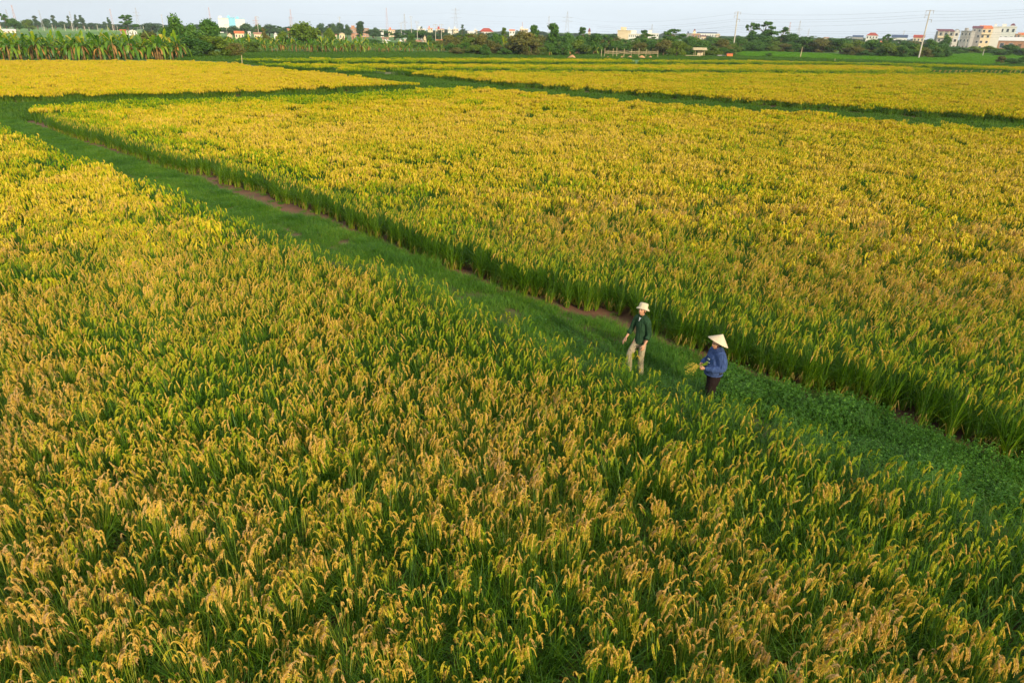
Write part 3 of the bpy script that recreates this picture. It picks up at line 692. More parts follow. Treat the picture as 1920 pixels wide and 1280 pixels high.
# --- far hazy trees at the left horizon
for (u, vb, vt, w, kd, mt, lb) in [
    (14, 60, 23, 22, 'open', 'crown', 'tall ragged tree at the very edge of the frame, above the first banana plants'),
    (30, 60, 33, 26, 'broad', 'crown', 'dark round tree crown beside the ragged tree at the frame edge'),
    (55, 59, 35, 26, 'broad', 'crown_yellow', 'olive green rounded tree above the banana row, last of the big dark clump'),
    (72, 56, 29, 16, 'wispy', 'crown_blue', 'hazy leaning tree rising just past the olive rounded tree'),
    (89, 56, 34, 18, 'broad', 'crown_blue', 'small domed hazy tree between two leaning feathery trees'),
    (105, 56, 28, 14, 'wispy', 'crown_blue', 'leaning feathery tree with a pointed tip behind a pale pole'),
    (118, 56, 39, 18, 'broad', 'crown_blue', 'low hazy tree in the dip between the feathery trees on the horizon'),
    (133, 56, 29, 9, 'wispy', 'crown_blue', 'thin leaning feathery tree with a very narrow tip'),
    (146, 56, 27, 15, 'wispy', 'crown_blue', 'first of two close tall feathery trees on the horizon'),
    (158, 56, 29, 16, 'wispy', 'crown_blue', 'second of two close tall feathery trees on the horizon'),
    (174, 56, 42, 18, 'low', 'crown_blue', 'flat topped hazy bush past the pair of tall feathery trees'),
    (198, 56, 40, 14, 'broad', 'crown_blue', 'small dark round tree near the slim feathery one'),
    (208, 56, 33, 11, 'wispy', 'crown_blue', 'slim feathery tree standing alone against the sky'),
    (226, 57, 45, 40, 'low', 'crown_blue', 'long low hazy thicket beside the lone slim tree'),
    (243, 66, 28, 36, 'open', 'crown', 'spreading flat tiered tree above pale houses'),
    (285, 62, 42, 34, 'low', 'crown_blue', 'low hazy thicket just before the tall dark bamboo'),
]: tree(u, vb, vt, w, kd, mt, lb)
# --- dark thicket behind the end of the banana row
for (u, vb, vt, w, kd, mt, lb) in [
    (290, 100, 56, 50, 'low', 'crown_brown', 'dusky bush behind the last banana plants of the long row'),
    (337, 107, 20, 48, 'broad', 'crown', 'tallest tree of the dark thicket with a ragged top'),
    (345, 106, 44, 62, 'bamboo', 'crown_yellow', 'feathery bamboo mass below the tallest ragged tree'),
    (368, 107, 40, 40, 'broad', 'crown', 'dense dark tree in the middle of the thicket'),
    (402, 106, 31, 44, 'broad', 'crown', 'dark tree with an uneven top beside a white building'),
    (392, 108, 62, 62, 'bamboo', 'crown_yellow', 'drooping bamboo clump at the foot of the thicket'),
    (318, 107, 48, 40, 'broad', 'crown_yellow', 'leafy tree at the near end of the dark thicket'),
    (352, 108, 60, 60, 'low', 'crown', 'dense dark bush filling the foot of the thicket'),
    (380, 108, 52, 50, 'broad', 'crown', 'rounded dark crown between the two highest tops of the thicket'),
    (418, 108, 70, 50, 'low', 'crown_yellow', 'yellow green bush at the far foot of the thicket'),
    (440, 108, 78, 42, 'low', 'crown_brown', 'low scrubby bush at the head of the ditch'),
    (476, 100, 76, 34, 'low', 'crown_yellow', 'rounded yellow green bush between the two banana patches'),
    (468, 92, 62, 36, 'low', 'crown', 'dark hedge like tree just in front of the pale roofs'),
    (500, 88, 50, 16, 'wispy', 'crown_brown', 'brownish feathery tree rising between small roofs'),
    (534, 94, 56, 30, 'broad', 'crown_yellow', 'small tree pressed against the big round tree'),
    (576, 96, 38, 60, 'broad', 'crown_yellow', 'big round domed tree standing over the banana patch'),
    (621, 92, 50, 22, 'broad', 'crown_yellow', 'small round tree past the big domed tree'),
]: tree(u, vb, vt, w, kd, mt, lb)
# --- hazy middle distance skyline
GR = 'hazy trees along the town skyline'
sk = [(440, 70, 47, 30), (463, 68, 42, 22), (486, 68, 44, 22), (506, 68, 44, 30), (520, 68, 47, 24), (545, 66, 49, 24), (604, 68, 42, 22), (617, 70, 45, 20),
      (625, 70, 42, 14), (639, 70, 41, 16), (652, 72, 44, 14), (700, 72, 56, 40), (740, 76, 60, 36), (765, 76, 57, 30), (790, 76, 56, 40), (812, 78, 60, 34),
      (838, 78, 60, 30), (860, 78, 61, 36), (890, 78, 63, 44), (925, 78, 64, 40), (1055, 78, 62, 30), (1125, 84, 64, 34), (1145, 84, 65, 34),
      (1350, 86, 67, 30), (1375, 88, 69, 34), (1345, 90, 72, 30), (1510, 84, 69, 26), (1560, 86, 71, 40), (1600, 86, 72, 40), (1660, 88, 70, 40), (1740, 90, 75, 30)]
for (u, vb, vt, w) in sk:
    tree(u, vb, vt, w*1.15, rnd.choice(['broad', 'low', 'broad', 'open']), rnd.choice(['crown_blue', 'crown_blue', 'crown']), 'hazy blue green tree of the skyline belt in front of the distant town', GR)
for (u, vb, vt, w, kd, mt, lb) in [
    (676, 74, 40, 19, 'column', 'crown_blue', 'bulky hazy tree with two rounded heads above the long brick building'),
    (705, 74, 50, 18, 'broad', 'crown_blue', 'domed hazy tree beside the brick building'),
    (771, 84, 60, 18, 'broad', 'crown', 'dark leafy tree standing over the white huts'),
    (806, 84, 65, 17, 'broad', 'crown', 'dark green tree next to the narrow yellow gable'),
    (867, 72, 46, 12, 'open', 'crown_blue', 'small hazy tree standing up out of the town roofs'),
    (791, 70, 50, 7, 'open', 'crown_blue', 'tuft of foliage on top of a white town house'),
]: tree(u, vb, vt, w, kd, mt, lb)
for i in range(150):
    u = 300+i*11.2+rnd.uniform(-6, 6); hz = 41+.0193*u
    far_ = i % 3; vb = hz+(5.5, 9, 14)[far_]+rnd.uniform(-.5, .5)
    tree(u, vb, hz+(1.0, 1.5, 3.0)[far_]-abs(rnd.gauss(0, 2.2))-(1 if i % 7 == 0 else 0), rnd.uniform(18, 34), rnd.choice(['broad', 'low', 'low', 'open']), rnd.choice(['crown_blue', 'crown_blue', 'crown']), 'hazy blue green tree of the skyline belt in front of the distant town', GR)
for i in range(30):
    u = -10+i*11+rnd.uniform(-6, 6); hz = 41+.0193*u
    tree(u, hz+rnd.uniform(9, 12), hz+1.5-abs(rnd.gauss(0, 2)), rnd.uniform(14, 26), rnd.choice(['broad', 'low']), 'crown_blue', 'low hazy tree of the belt beyond the distant green field', 'low hazy trees beyond the distant green field')
for i in range(34):
    u = 415+i*13.2+rnd.uniform(-6, 6)
    tree(u, 90+rnd.uniform(-4, 3), (68 if u < 640 else 74)+rnd.uniform(-2, 6), rnd.uniform(26, 40), rnd.choice(['low', 'broad', 'low']), rnd.choice(['crown', 'crown_yellow', 'crown']), 'low dark green tree rising just behind the far banana patches', 'low trees behind the far banana patches')
for i in range(56):      # undergrowth that closes the belt
    u = 846+i*13+rnd.uniform(-5, 5)
    if 1385 < u < 1580: vb, vt = 97.5+rnd.uniform(-1, 1), 80+rnd.uniform(-7, 5)
    elif u >= 1580: continue
    else: vb, vt = 103+rnd.uniform(-3, 2), 84+rnd.uniform(-8, 6)
    tree(u, vb, vt, rnd.uniform(24, 40), 'low', rnd.choice(['crown', 'crown_yellow', 'crown', 'crown_brown']), 'low green bush of the undergrowth that closes the tree belt along the far bank', 'undergrowth bushes of the far bank')
for i in range(56):
    u = 850+i*16+rnd.uniform(-6, 6); hz = 41+.0193*u
    tree(u, (94 if u < 1380 else 92)+rnd.uniform(-3, 3), hz+rnd.uniform(0, 9), rnd.uniform(28, 44), rnd.choice(['broad', 'low', 'open', 'broad']), rnd.choice(['crown', 'crown', 'crown_yellow', 'crown_brown']), 'green tree in the rear rows of the belt, behind the bushes of the far bank', 'rear trees of the belt')
for i in range(26):
    u = 1590+i*7+rnd.uniform(-4, 4)
    tree(u, 105.5+rnd.uniform(-1, 1.5)+(u-1590)*.02, 88+rnd.uniform(-7, 5), rnd.uniform(20, 34), 'low', rnd.choice(['crown', 'crown_yellow', 'crown', 'crown_brown']), 'low bush of the scrub between the paddy and the houses with red and blue roofs', 'scrub behind the dark net fence')
for i in range(18):
    u = 1772+i*9+rnd.uniform(-4, 4)
    tree(u, 101+rnd.uniform(-1, 1.5), 90+rnd.uniform(-3, 3), rnd.uniform(16, 26), 'low', rnd.choice(['crown', 'crown_yellow']), 'low bush of the hedge at the foot of the tall houses', 'hedge at the foot of the tall houses')
# --- the tree belt across the middle and right
for (u, vb, vt, w, kd, mt, lb) in [
    (850, 100, 66, 30, 'broad', 'crown_brown', 'brownish round tree where the tree belt begins'),
    (878, 102, 68, 34, 'low', 'crown_yellow', 'olive bushy tree behind the lone upright banana plant'),
    (905, 103, 60, 40, 'broad', 'crown_brown', 'tall brownish dome overgrown with creepers'),
    (928, 100, 60, 24, 'broad', 'crown', 'dark green tree tucked behind two brownish domes'),
    (946, 98, 51, 20, 'open', 'crown_yellow', 'tree with a few separate leaf tufts on thin twigs'),
    (978, 105, 55, 58, 'broad', 'crown_brown', 'largest rusty brown dome of the tree belt'),
    (996, 106, 70, 40, 'low', 'crown_brown', 'low reddish brown thicket at the foot of the rusty dome'),
    (1001, 98, 44, 18, 'column', 'crown', 'slim dark tree just before the tall square topped tree'),
    (1036, 104, 40, 25, 'column', 'crown', 'tall dark square topped tree, highest of the middle belt'),
    (1062, 98, 58, 32, 'low', 'crown', 'mid green bushy tree past the tall square topped tree'),
    (1092, 98, 50, 30, 'open', 'crown', 'wide tree with an uneven top under the lattice pylon'),
    (1055, 105, 76, 40, 'low', 'crown', 'low leafy bush behind the round soil heap'),
    (1085, 104, 72, 40, 'broad', 'crown_yellow', 'bright leafy tree between two soil heaps'),
    (1112, 103, 60, 40, 'broad', 'crown', 'rounded green tree just before the bamboo rail fence'),
    (1140, 103, 64, 26, 'open', 'crown', 'thin green tree above the start of the rail fence'),
    (1160, 102, 74, 40, 'low', 'crown', 'bush behind the rail fence below the white block'),
    (1192, 102, 72, 44, 'low', 'crown_yellow', 'olive bush behind the middle of the rail fence'),
    (1207, 96, 56, 34, 'open', 'crown', 'tree with open twigs in front of the white terraces'),
    (1222, 102, 74, 36, 'broad', 'crown', 'dark bush behind the far end of the rail fence'),
    (1256, 100, 52, 46, 'open', 'crown', 'big spreading tree past the white terraces'),
    (1243, 106, 72, 34, 'broad', 'crown_brown', 'dusky tree at the end post of the rail fence'),
    (1268, 108, 75, 30, 'broad', 'crown_yellow', 'small round lone tree with a visible short trunk'),
    (1289, 104, 66, 30, 'low', 'crown', 'dark tree in front of the tan turreted house'),
    (1312, 104, 74, 34, 'broad', 'crown', 'dark green tree above the little thatched shelter'),
    (1336, 106, 84, 36, 'low', 'crown_yellow', 'low bush between the shelter and the red box'),
    (1350, 103, 71, 34, 'broad', 'crown_brown', 'brownish tree just left of the tall pole with the red box'),
    (1385, 98, 66, 36, 'low', 'crown', 'bushy tree behind the foot of the tall red topped pole'),
    (1402, 96, 42, 24, 'open', 'crown', 'ragged tree with a single leaf tuft on a bare bough'),
    (1428, 96, 40, 52, 'open', 'crown', 'highest spreading tree of the right hand belt'),
    (1420, 97, 62, 60, 'broad', 'crown', 'broad dark tree mass below the highest spreading tree'),
    (1462, 96, 50, 34, 'open', 'crown', 'tree with one long flat bough reaching sideways'),
    (1480, 97, 60, 30, 'broad', 'crown', 'round dark tree between two thin masts'),
    (1450, 97, 74, 50, 'low', 'crown_yellow', 'olive undergrowth at the edge of the bright paddy'),
    (1506, 98, 67, 44, 'broad', 'crown', 'low rounded tree above the leaning bamboo cane'),
    (1540, 99, 69, 46, 'low', 'crown_brown', 'brownish flat topped tree on the paddy edge'),
    (1575, 100, 71, 44, 'broad', 'crown', 'dark tree on the paddy edge below the open sky'),
    (1600, 104, 74, 44, 'low', 'crown_yellow', 'olive bush on the paddy edge beside a dark hedge'),
    (1632, 106, 71, 44, 'broad', 'crown', 'dark tree below the red roofed white villa'),
    (1655, 104, 62, 20, 'open', 'crown', 'small tree poking up between the red roof and the blue roofs'),
    (1664, 108, 78, 44, 'low', 'crown_yellow', 'olive bush in front of the small house with a red awning'),
    (1696, 108, 76, 44, 'broad', 'crown', 'dark tree just left of the tallest leaning pole'),
    (1716, 108, 86, 40, 'low', 'crown_brown', 'brownish bush at the foot of the tallest leaning pole'),
    (1738, 107, 70, 34, 'broad', 'crown', 'dark tree just right of the tallest leaning pole'),
    (1757, 106, 78, 44, 'low', 'crown', 'bush at the corner of the paddy before the grey house'),
    (1790, 101, 86, 44, 'low', 'crown', 'dark hedge bush below the grey balcony house'),
    (1822, 101, 86, 40, 'low', 'crown_yellow', 'yellow green bush below the tall cream striped house'),
    (1850, 101, 85, 36, 'low', 'crown_yellow', 'light bush before the tall white house'),
    (1768, 98, 62, 22, 'broad', 'crown', 'dark tree hugging the side of the grey balcony house'),
    (1892, 105, 82, 34, 'broad', 'crown', 'round dark tree in front of the long low warehouse'),
    (1874, 106, 90, 34, 'low', 'crown', 'low dark bush beside the round tree at the warehouse'),
    (1918, 106, 90, 36, 'low', 'crown', 'low dark bush at the far right edge below the warehouse'),
    (1877, 120, 104, 18, 'broad', 'crown_brown', 'small brownish bush alone at the edge of the bright paddy'),
    (1900, 122, 108, 34, 'low', 'crown', 'spreading dark bush beside the brownish one on the paddy edge'),
    (1922, 121, 102, 26, 'broad', 'crown', 'dark bush cut by the frame edge on the paddy'),
    (1441, 108, 98, 14, 'low', 'crown', 'single small bush out in the bright paddy'),
]: tree(u, vb, vt, w, kd, mt, lb)

# ------------------------------------------------------------------ banana plants
def banana_parts(seed):
    r = np.random.default_rng(seed); st, lv, dd = Geo(), Geo(), Geo()
    H = r.uniform(2.0, 2.6)
    st.tube([(0, 0, -.05), (.04, 0, H*.5), (.0, .05, H)], [.17, .13, .07], 8); st.smooth = True
    def leaf(g, az, L, up, droop, w, ti, z):
        d = np.array([math.cos(az), math.sin(az), 0]); sd = np.array([-d[1], d[0], 0]); K = 9; t = np.linspace(0, 1, K)
        P = np.array([0, 0, z])+d*(L*np.sin(t*1.35)*(1-up*.55))[:, None]+np.array([0, 0, 1.])*(L*up*t-L*droop*t**2.4)[:, None]
        W = w*np.sin(np.clip((t-.12)/.88, 0, 1)*math.pi)**.55+.02; W[-1] = .02
        rag = 1+r.normal(0, .10, K)
        for s_ in (-1, 1):
            E_ = P+sd*(s_*W*rag)[:, None]+np.array([0, 0, 1.])*(W*.35)[:, None]
            V = np.empty((2*K, 3)); V[0::2] = P; V[1::2] = E_
            g.add(V, [(2*i, 2*i+1, 2*i+3, 2*i+2) for i in range(K-1)], 0, np.clip(ti+r.normal(0, .08, 2*K), 0, 1))
    nl = r.integers(11, 15)
    for i in range(nl):
        az = i*2.4+r.uniform(-.4, .4); k = i/nl
        leaf(lv, az, r.uniform(1.8, 3.0), .95-.85*k+r.uniform(-.1, .1), .25+.95*k, r.uniform(.17, .27), np.clip(.60-.15*k+r.normal(0, .24), 0, 1), H-.45*k)
    for i in range(r.integers(2, 5)):
        leaf(dd, r.uniform(0, 6.28), r.uniform(1.0, 1.7), -.15, .75, r.uniform(.08, .16), r.uniform(.2, 1), H-.3)
    return st.mesh('stem', [M['banana_stem']]), lv.mesh('leaves', [M['banana']]), dd.mesh('dead_leaves', [M['dead']])
BAN = [banana_parts(500+i) for i in range(7)]
def banana(u, vb, vt, label, group):
    p = at(u, vb); h = top_z(u, vt, p); st, lv, dd = BAN[rnd.randrange(7)]
    k = h/4.1
    o = empty('banana_plant', p, rnd.uniform(0, 6.28), label, 'banana plant', group, scale=(k*rnd.uniform(.9, 1.1), k*rnd.uniform(.9, 1.1), k))
    for nm, me in (('stem', st), ('leaves', lv), ('dead_leaves', dd)):
        c = bpy.data.objects.new(nm, me); COL.objects.link(c); c.parent = o
    return o
for row, (vb, n_, j) in enumerate([(112.2, 44, 7), (109.8, 40, 9), (107, 34, 9), (103, 28, 9), (98, 24, 9)]):
    for i in range(n_):
        u = -14+(348+14)*(i+.5)/n_+rnd.uniform(-j, j)
        if row and u > 335: continue
        banana(u, vb+rnd.uniform(-.5, .6), 60+rnd.uniform(-4, 17)+row*.5, 'tall green banana plant with dead brown leaves, in the dense row beyond the golden field', 'banana plants in the long row')
for i in range(64):
    u = 424+i*2.9+rnd.uniform(-5, 5)
    banana(u, rnd.uniform(93, 100.5), rnd.uniform(68, 78), 'yellow green banana plant in the patch between the dark thicket and the domed tree', 'banana plants of the first far patch')
for i in range(64):
    u = 596+i*2.2+rnd.uniform(-5, 5)
    banana(u, rnd.uniform(94, 101), rnd.uniform(66, 78)+(0 if i < 46 else 8), 'yellow green banana plant in the patch below the brick building and white huts', 'banana plants of the second far patch')
for i in range(30):
    banana(742+i*3.6+rnd.uniform(-4, 4), rnd.uniform(96, 100), rnd.uniform(78, 88), 'small banana plant in the thin row below the town roofs', 'banana plants of the thin row')
for (u, vb, vt, lb) in [(864, 100, 72, 'lone bright banana plant standing in front of olive trees'), (812, 99, 79, 'narrow upright banana shoot before the yellow gable'),
                        (945, 101, 74, 'banana plant between the brownish domes'), (1006, 106, 84, 'banana plant at the foot of the rusty dome'),
                        (1030, 107, 90, 'low bright banana plant before the soil heap'), (1066, 106, 84, 'banana plant leaning over the round soil heap'),
                        (1118, 104, 88, 'banana plant next to the rail fence start'), (1180, 101, 88, 'bright banana plant behind the rail fence middle'),
                        (1196, 101, 91, 'small banana plant behind the rail fence, next to the bright one'), (1325, 104, 86, 'banana plant by the little shelter'),
                        (1394, 97, 78, 'banana plant at the paddy corner by the tall pole')]:
    banana(u, vb, vt, lb, None)

# ------------------------------------------------------------------ buildings
def building(u, vb, vt, wpx, depth, wall, roof, label, name='house', rot=0.0, roof_kind='flat', floors=2, bays=3, side=None, eave=.4, roof_h=None, balcony=False, blank=False):
    """a house: walls with real openings' windows, roof, door; (u, vb) foot centre, vt eave line of the front"""
    p = at(u, vb); h = top_z(u, vt, p); w = wpx*px_size(p, h*.5)
    yaw = math.atan2(-p.x, p.y)+rot
    o = empty(name, p, yaw, label, 'building')
    g = Geo(); g.box(-w/2, w/2, 0, depth, -.3, h); ob = g.build('wall', M[wall], o)
    if roof_kind != 'gable_front' and roof_kind != 'flat': pass
    fh = h/floors; bw = w/bays
    for f_ in range(0 if blank else floors):
        for b_ in range(bays):
            cx = -w/2+bw*(b_+.5); z = fh*f_+fh*.35
            ww, wh = min(bw*.42, 2.2), fh*.42
            if f_ == 0 and b_ == bays//2:
                gd = Geo(); gd.box(cx-ww*.45, cx+ww*.45, -.06, .02, 0, fh*.72); gd.build('door', M['bark'], o)
            else:
                gw = Geo()
                gw.box(cx-ww/2-.12, cx+ww/2+.12, -.10, .0, z-.12, z); gw.box(cx-ww/2-.12, cx+ww/2+.12, -.10, .0, z+wh, z+wh+.12)
                gw.box(cx-ww/2-.12, cx-ww/2, -.10, .0, z, z+wh); gw.box(cx+ww/2, cx+ww/2+.12, -.10, .0, z, z+wh)
                wi = gw.build('window', M['white'], o)
                gp = Geo(); gp.box(cx-ww/2, cx+ww/2, -.04, .01, z, z+wh); gp.build('pane', M['glass'], wi)
    if balcony:
        gb = Geo(); z = fh*(floors-1)
        gb.box(-w/2-.05, w/2+.05, -1.3, -.005, z-.22, z); gb.box(-w/2-.05, w/2+.05, -1.3, -1.15, z, z+.95)
        for b_ in range(bays+1): gb.box(-w/2+bw*b_-.15, -w/2+bw*b_+.15, -1.3, -1.05, z+.95, h-.003)
        gb.build('balcony', M['cream'], o)
    gr = Geo(); e = eave; rh = roof_h or w*.22
    if roof_kind == 'flat':
        gr.box(-w/2-e, w/2+e, -e, depth+e, h, h+.35); gr.box(-w/2+1, -w/2+min(w*.4, 4), depth*.3, depth*.7, h+.35, h+2.3)
    elif roof_kind == 'shed':
        gr.add([(-w/2-e, -e, h+.05), (w/2+e, -e, h+.05), (w/2+e, depth+e, h+rh), (-w/2-e, depth+e, h+rh), (-w/2-e, -e, h-.15+.05), (w/2+e, -e, h-.1), (w/2+e, depth+e, h+rh-.2), (-w/2-e, depth+e, h+rh-.2)],
               [(0, 1, 2, 3), (7, 6, 5, 4), (0, 4, 5, 1), (1, 5, 6, 2), (2, 6, 7, 3), (3, 7, 4, 0)])
    elif roof_kind == 'gable':      # ridge along the front
        y0, y1, ym = -e, depth+e, depth/2
        V = [(-w/2-e, y0, h), (w/2+e, y0, h), (w/2+e, ym, h+rh), (-w/2-e, ym, h+rh), (w/2+e, y1, h), (-w/2-e, y1, h)]
        gr.add(V, [(0, 1, 2, 3), (3, 2, 4, 5), (0, 3, 5), (1, 4, 2), (0, 5, 4, 1)])
    elif roof_kind == 'gable_front':  # gable end towards the viewer
        V = [(-w/2-e, -e, h), (0, -e, h+rh), (w/2+e, -e, h), (-w/2-e, depth+e, h), (0, depth+e, h+rh), (w/2+e, depth+e, h)]
        gr.add(V, [(0, 3, 4, 1), (1, 4, 5, 2), (0, 2, 5, 3), (3, 5, 4)])
        gg = Geo(); gg.add([(-w/2, -.02, h+.01), (w/2, -.02, h+.01), (0, -.02, h+rh*(w/(w+2*e))), (-w/2, -e-.03, h+.01), (w/2, -e-.03, h+.01), (0, -e-.03, h+rh*(w/(w+2*e)))], [(3, 4, 5), (0, 2, 1), (0, 1, 4, 3), (1, 2, 5, 4), (2, 0, 3, 5)]); gg.build('gable', M[wall], o)
    elif roof_kind == 'hip':
        V = [(-w/2-e, -e, h), (w/2+e, -e, h), (w/2+e, depth+e, h), (-w/2-e, depth+e, h), (-w/5, depth/2, h+rh), (w/5, depth/2, h+rh)]
        gr.add(V, [(0, 1, 5, 4), (1, 2, 5), (2, 3, 4, 5), (3, 0, 4), (0, 3, 2, 1)])
    rf = gr.build('roof', M[roof], o)
    return o
B = building
# far left
B(-6, 60, 30, 16, 10, 'cream', 'pale_roof', 'pale building cut off by the frame edge behind the ragged tree', floors=3, bays=2)
B(12, 62, 58, 30, 8, 'pale_roof', 'pale_roof', 'long low cream wall roof beyond the banana row at the frame edge', roof_kind='shed', floors=1, bays=4, roof_h=1)
B(232, 66, 58, 9, 8, 'brick', 'orange_roof', 'small orange brick hut above the banana leaves', roof_kind='gable', floors=1, bays=2)
B(237, 66, 58, 4, 5, 'white', 'pale_roof', 'narrow white hut squeezed between two taller huts', roof_kind='gable', floors=1, bays=1)
B(250, 67, 59, 14, 9, 'white', 'pale_roof', 'bright white low house under the tiered tree', roof_kind='gable_front', floors=1, bays=3)
B(325, 70, 56, 14, 8, 'cream', 'orange_roof', 'house with an orange roof half hidden by the dark thicket', roof_kind='gable', floors=1, bays=3)
B(422, 62, 35, 18, 18, 'white', 'pale_roof', 'large white factory block at the left of the light blue block', 'factory_building', floors=3, bays=6, blank=True)
B(436, 62, 34, 14, 18, 'sheet', 'sheet', 'light blue factory block between two white ones', 'factory_building', floors=3, bays=3, blank=True)
B(453, 62, 36, 16, 18, 'white', 'sheet', 'large white factory block at the right of the light blue block', 'factory_building', floors=3, bays=5, blank=True)
B(432, 76, 66, 8, 8, 'cream', 'brick', 'cream house with a steep gable near a pale pole', roof_kind='gable_front', floors=1, bays=2, roof_h=1.2)
B(450, 74, 63, 16, 8, 'cream', 'orange_roof', 'row house with a low orange roof behind the dark hedge tree', roof_kind='gable', floors=1, bays=3, roof_h=1.2)
B(469, 74, 60, 5, 5, 'white', 'pale_roof', 'small white round topped tower house', 'tower_house', roof_kind='hip', floors=2, bays=1)
B(485, 76, 64.5, 14, 8, 'cream', 'brick', 'cream cottage with a brown roof next to the white tower house', roof_kind='gable', floors=1, bays=3)
B(518, 78, 65, 6, 6, 'white', 'pale_roof', 'tall narrow white gable among banana leaves', roof_kind='gable_front', floors=1, bays=1, roof_h=1.4)
B(543, 72, 55, 5, 5, 'brick', 'orange_roof', 'tiny brick house showing orange above a small tree', roof_kind='gable', floors=1, bays=1)
B(629, 78, 66, 6, 6, 'cream', 'red_roof', 'little house with a red edged roof above banana leaves', roof_kind='gable', floors=1, bays=1)
B(642, 76, 64, 10, 8, 'cream', 'pale_roof', 'cream cottage under the slim hazy trees', roof_kind='gable_front', floors=1, bays=2)
B(675, 70, 54, 34, 10, 'brick', 'brick', 'long pinkish brick building with many openings', 'long_building', floors=3, bays=10)
B(663, 78, 64, 6, 6, 'brick', 'orange_roof', 'narrow orange gabled house in front of the long brick building', roof_kind='gable_front', floors=1, bays=1)
B(716, 70, 58, 7, 8, 'white', 'pale_roof', 'small white block beside the domed hazy tree', floors=2, bays=2)
B(735, 70, 57, 12, 8, 'cream', 'orange_roof', 'cream block right behind the tall slim mast', floors=2, bays=3)
B(723, 82, 73, 11, 8, 'cream', 'brick', 'brown roofed house at the foot of the tall slim mast', roof_kind='gable', floors=1, bays=3)
B(723, 86, 78, 8, 6, 'white', 'pale_roof', 'white gabled hut just above the banana leaves', 'hut', roof_kind='gable_front', floors=1, bays=1, roof_h=1.6)
B(729, 87, 77, 5, 5, 'white', 'white', 'bright white round ended hut next to the gabled hut', 'hut', roof_kind='hip', floors=1, bays=1)
B(751, 84, 78, 9, 6, 'white', 'pale_roof', 'low white gabled hut left of the dark leafy tree', 'hut', roof_kind='gable_front', floors=1, bays=1, roof_h=1.2)
B(760, 83, 74, 4, 5, 'cream', 'pale_roof', 'narrow cream hut touching the dark leafy tree', 'hut', roof_kind='gable', floors=1, bays=1)
B(783, 84, 79, 12, 6, 'cream', 'brick', 'low cream shed between the two dark trees', 'hut', roof_kind='gable', floors=1, bays=2, roof_h=1)
B(791, 84, 76, 7, 6, 'grey', 'grey', 'grey pointed shed leaning on the yellow gable', 'hut', roof_kind='gable_front', floors=1, bays=1, roof_h=1.5)
B(797, 84, 72, 5, 5, 'cream', 'cream', 'tall narrow yellow gable beside a dark tree', 'hut', roof_kind='gable_front', floors=1, bays=1, roof_h=2)
B(824, 86, 77, 10, 6, 'white', 'orange_roof', 'small white house with an orange roof below the twin poles', roof_kind='gable', floors=1, bays=2)
B(791, 70, 55, 14, 8, 'white', 'pale_roof', 'white town house with greenery on its roof', floors=3, bays=3)
B(807, 70, 54, 9, 8, 'cream', 'orange_roof', 'slim cream town house with an orange top', floors=3, bays=2)
B(826, 71, 55, 14, 10, 'cream', 'red_roof', 'cream town house with a red flat roof and open top floor', floors=3, bays=3, balcony=True)
B(844, 71, 56, 8, 8, 'white', 'pale_roof', 'pale town house left of the large lattice pylon', floors=3, bays=2)
B(855, 71, 55, 9, 8, 'cream', 'pale_roof', 'cream block right behind the large lattice pylon', floors=3, bays=2)
B(884, 72, 61, 14, 8, 'white', 'pale_roof', 'long white house with a grey lid roof past the pylon', roof_kind='gable', floors=2, bays=4, roof_h=1.2)
B(892, 70, 57, 6, 8, 'cream', 'pale_roof', 'pale slab rising behind the long white house', floors=3, bays=1)
B(912, 72, 60, 26, 10, 'white', 'red_roof', 'wide house under a dark red hipped roof', roof_kind='hip', floors=2, bays=5, roof_h=3.5)
B(960, 74, 58, 10, 8, 'white', 'orange_roof', 'white house with an orange gable next to the brownish dome', roof_kind='gable', floors=2, bays=2)
B(982, 72, 55, 16, 8, 'cream', 'pale_roof', 'pale yellow block showing over the rusty dome', floors=2, bays=4)
B(1104, 78, 60, 4, 4, 'cream', 'dark_roof', 'small cream turret with a dark pointed cap', 'turret', roof_kind='hip', floors=2, bays=1, roof_h=3)
B(1168, 84, 58, 24, 14, 'cream', 'cream', 'large windowless cream block with a blue shaded side', 'concrete_block', floors=1, bays=1, blank=True, rot=-.25)
B(1192, 86, 65, 30, 12, 'white', 'pale_roof', 'long white terraced house behind the open twigged tree', 'long_building', floors=3, bays=8, rot=-.1)
B(1222, 84, 64, 22, 12, 'white', 'pale_roof', 'white house whose upper floor shows past the open twigged tree', floors=3, bays=5)
B(1291, 76, 63, 10, 10, 'grey', 'blue_roof', 'grey flat building beside the tan turreted house', floors=2, bays=3)
B(1303, 84, 64, 15, 10, 'brick', 'cream', 'tan house front with a squared top', floors=2, bays=3)
B(1300, 78, 60, 4, 4, 'white', 'dark_roof', 'little white belvedere with a pointed cap above the tan house', 'turret', roof_kind='hip', floors=1, bays=1, roof_h=3)
B(1324, 74, 63, 36, 14, 'white', 'blue_roof', 'long low hall with a pale blue roof', 'long_building', roof_kind='gable', floors=1, bays=8, roof_h=2)
B(1318, 80, 69, 9, 8, 'cream', 'dark_roof', 'small house with a maroon roof next to the tan house', roof_kind='gable', floors=1, bays=2)
B(1345, 76, 65, 8, 8, 'cream', 'blue_roof', 'cream house just left of the tall red topped pole', roof_kind='gable_front', floors=2, bays=2)
B(1547, 84, 72, 8, 8, 'pale_roof', 'brick', 'faint pale house between flat topped trees', roof_kind='gable', floors=1, bays=2)
B(1493, 96, 88, 16, 8, 'brick', 'orange_roof', 'low house with a dull orange roof in the undergrowth', roof_kind='gable', floors=1, bays=3, roof_h=1.5)
B(1606, 82, 70, 18, 12, 'grey', 'blue_roof', 'dark blue gabled roof left of the red roofed villa', roof_kind='gable', floors=1, bays=4, roof_h=2.5)
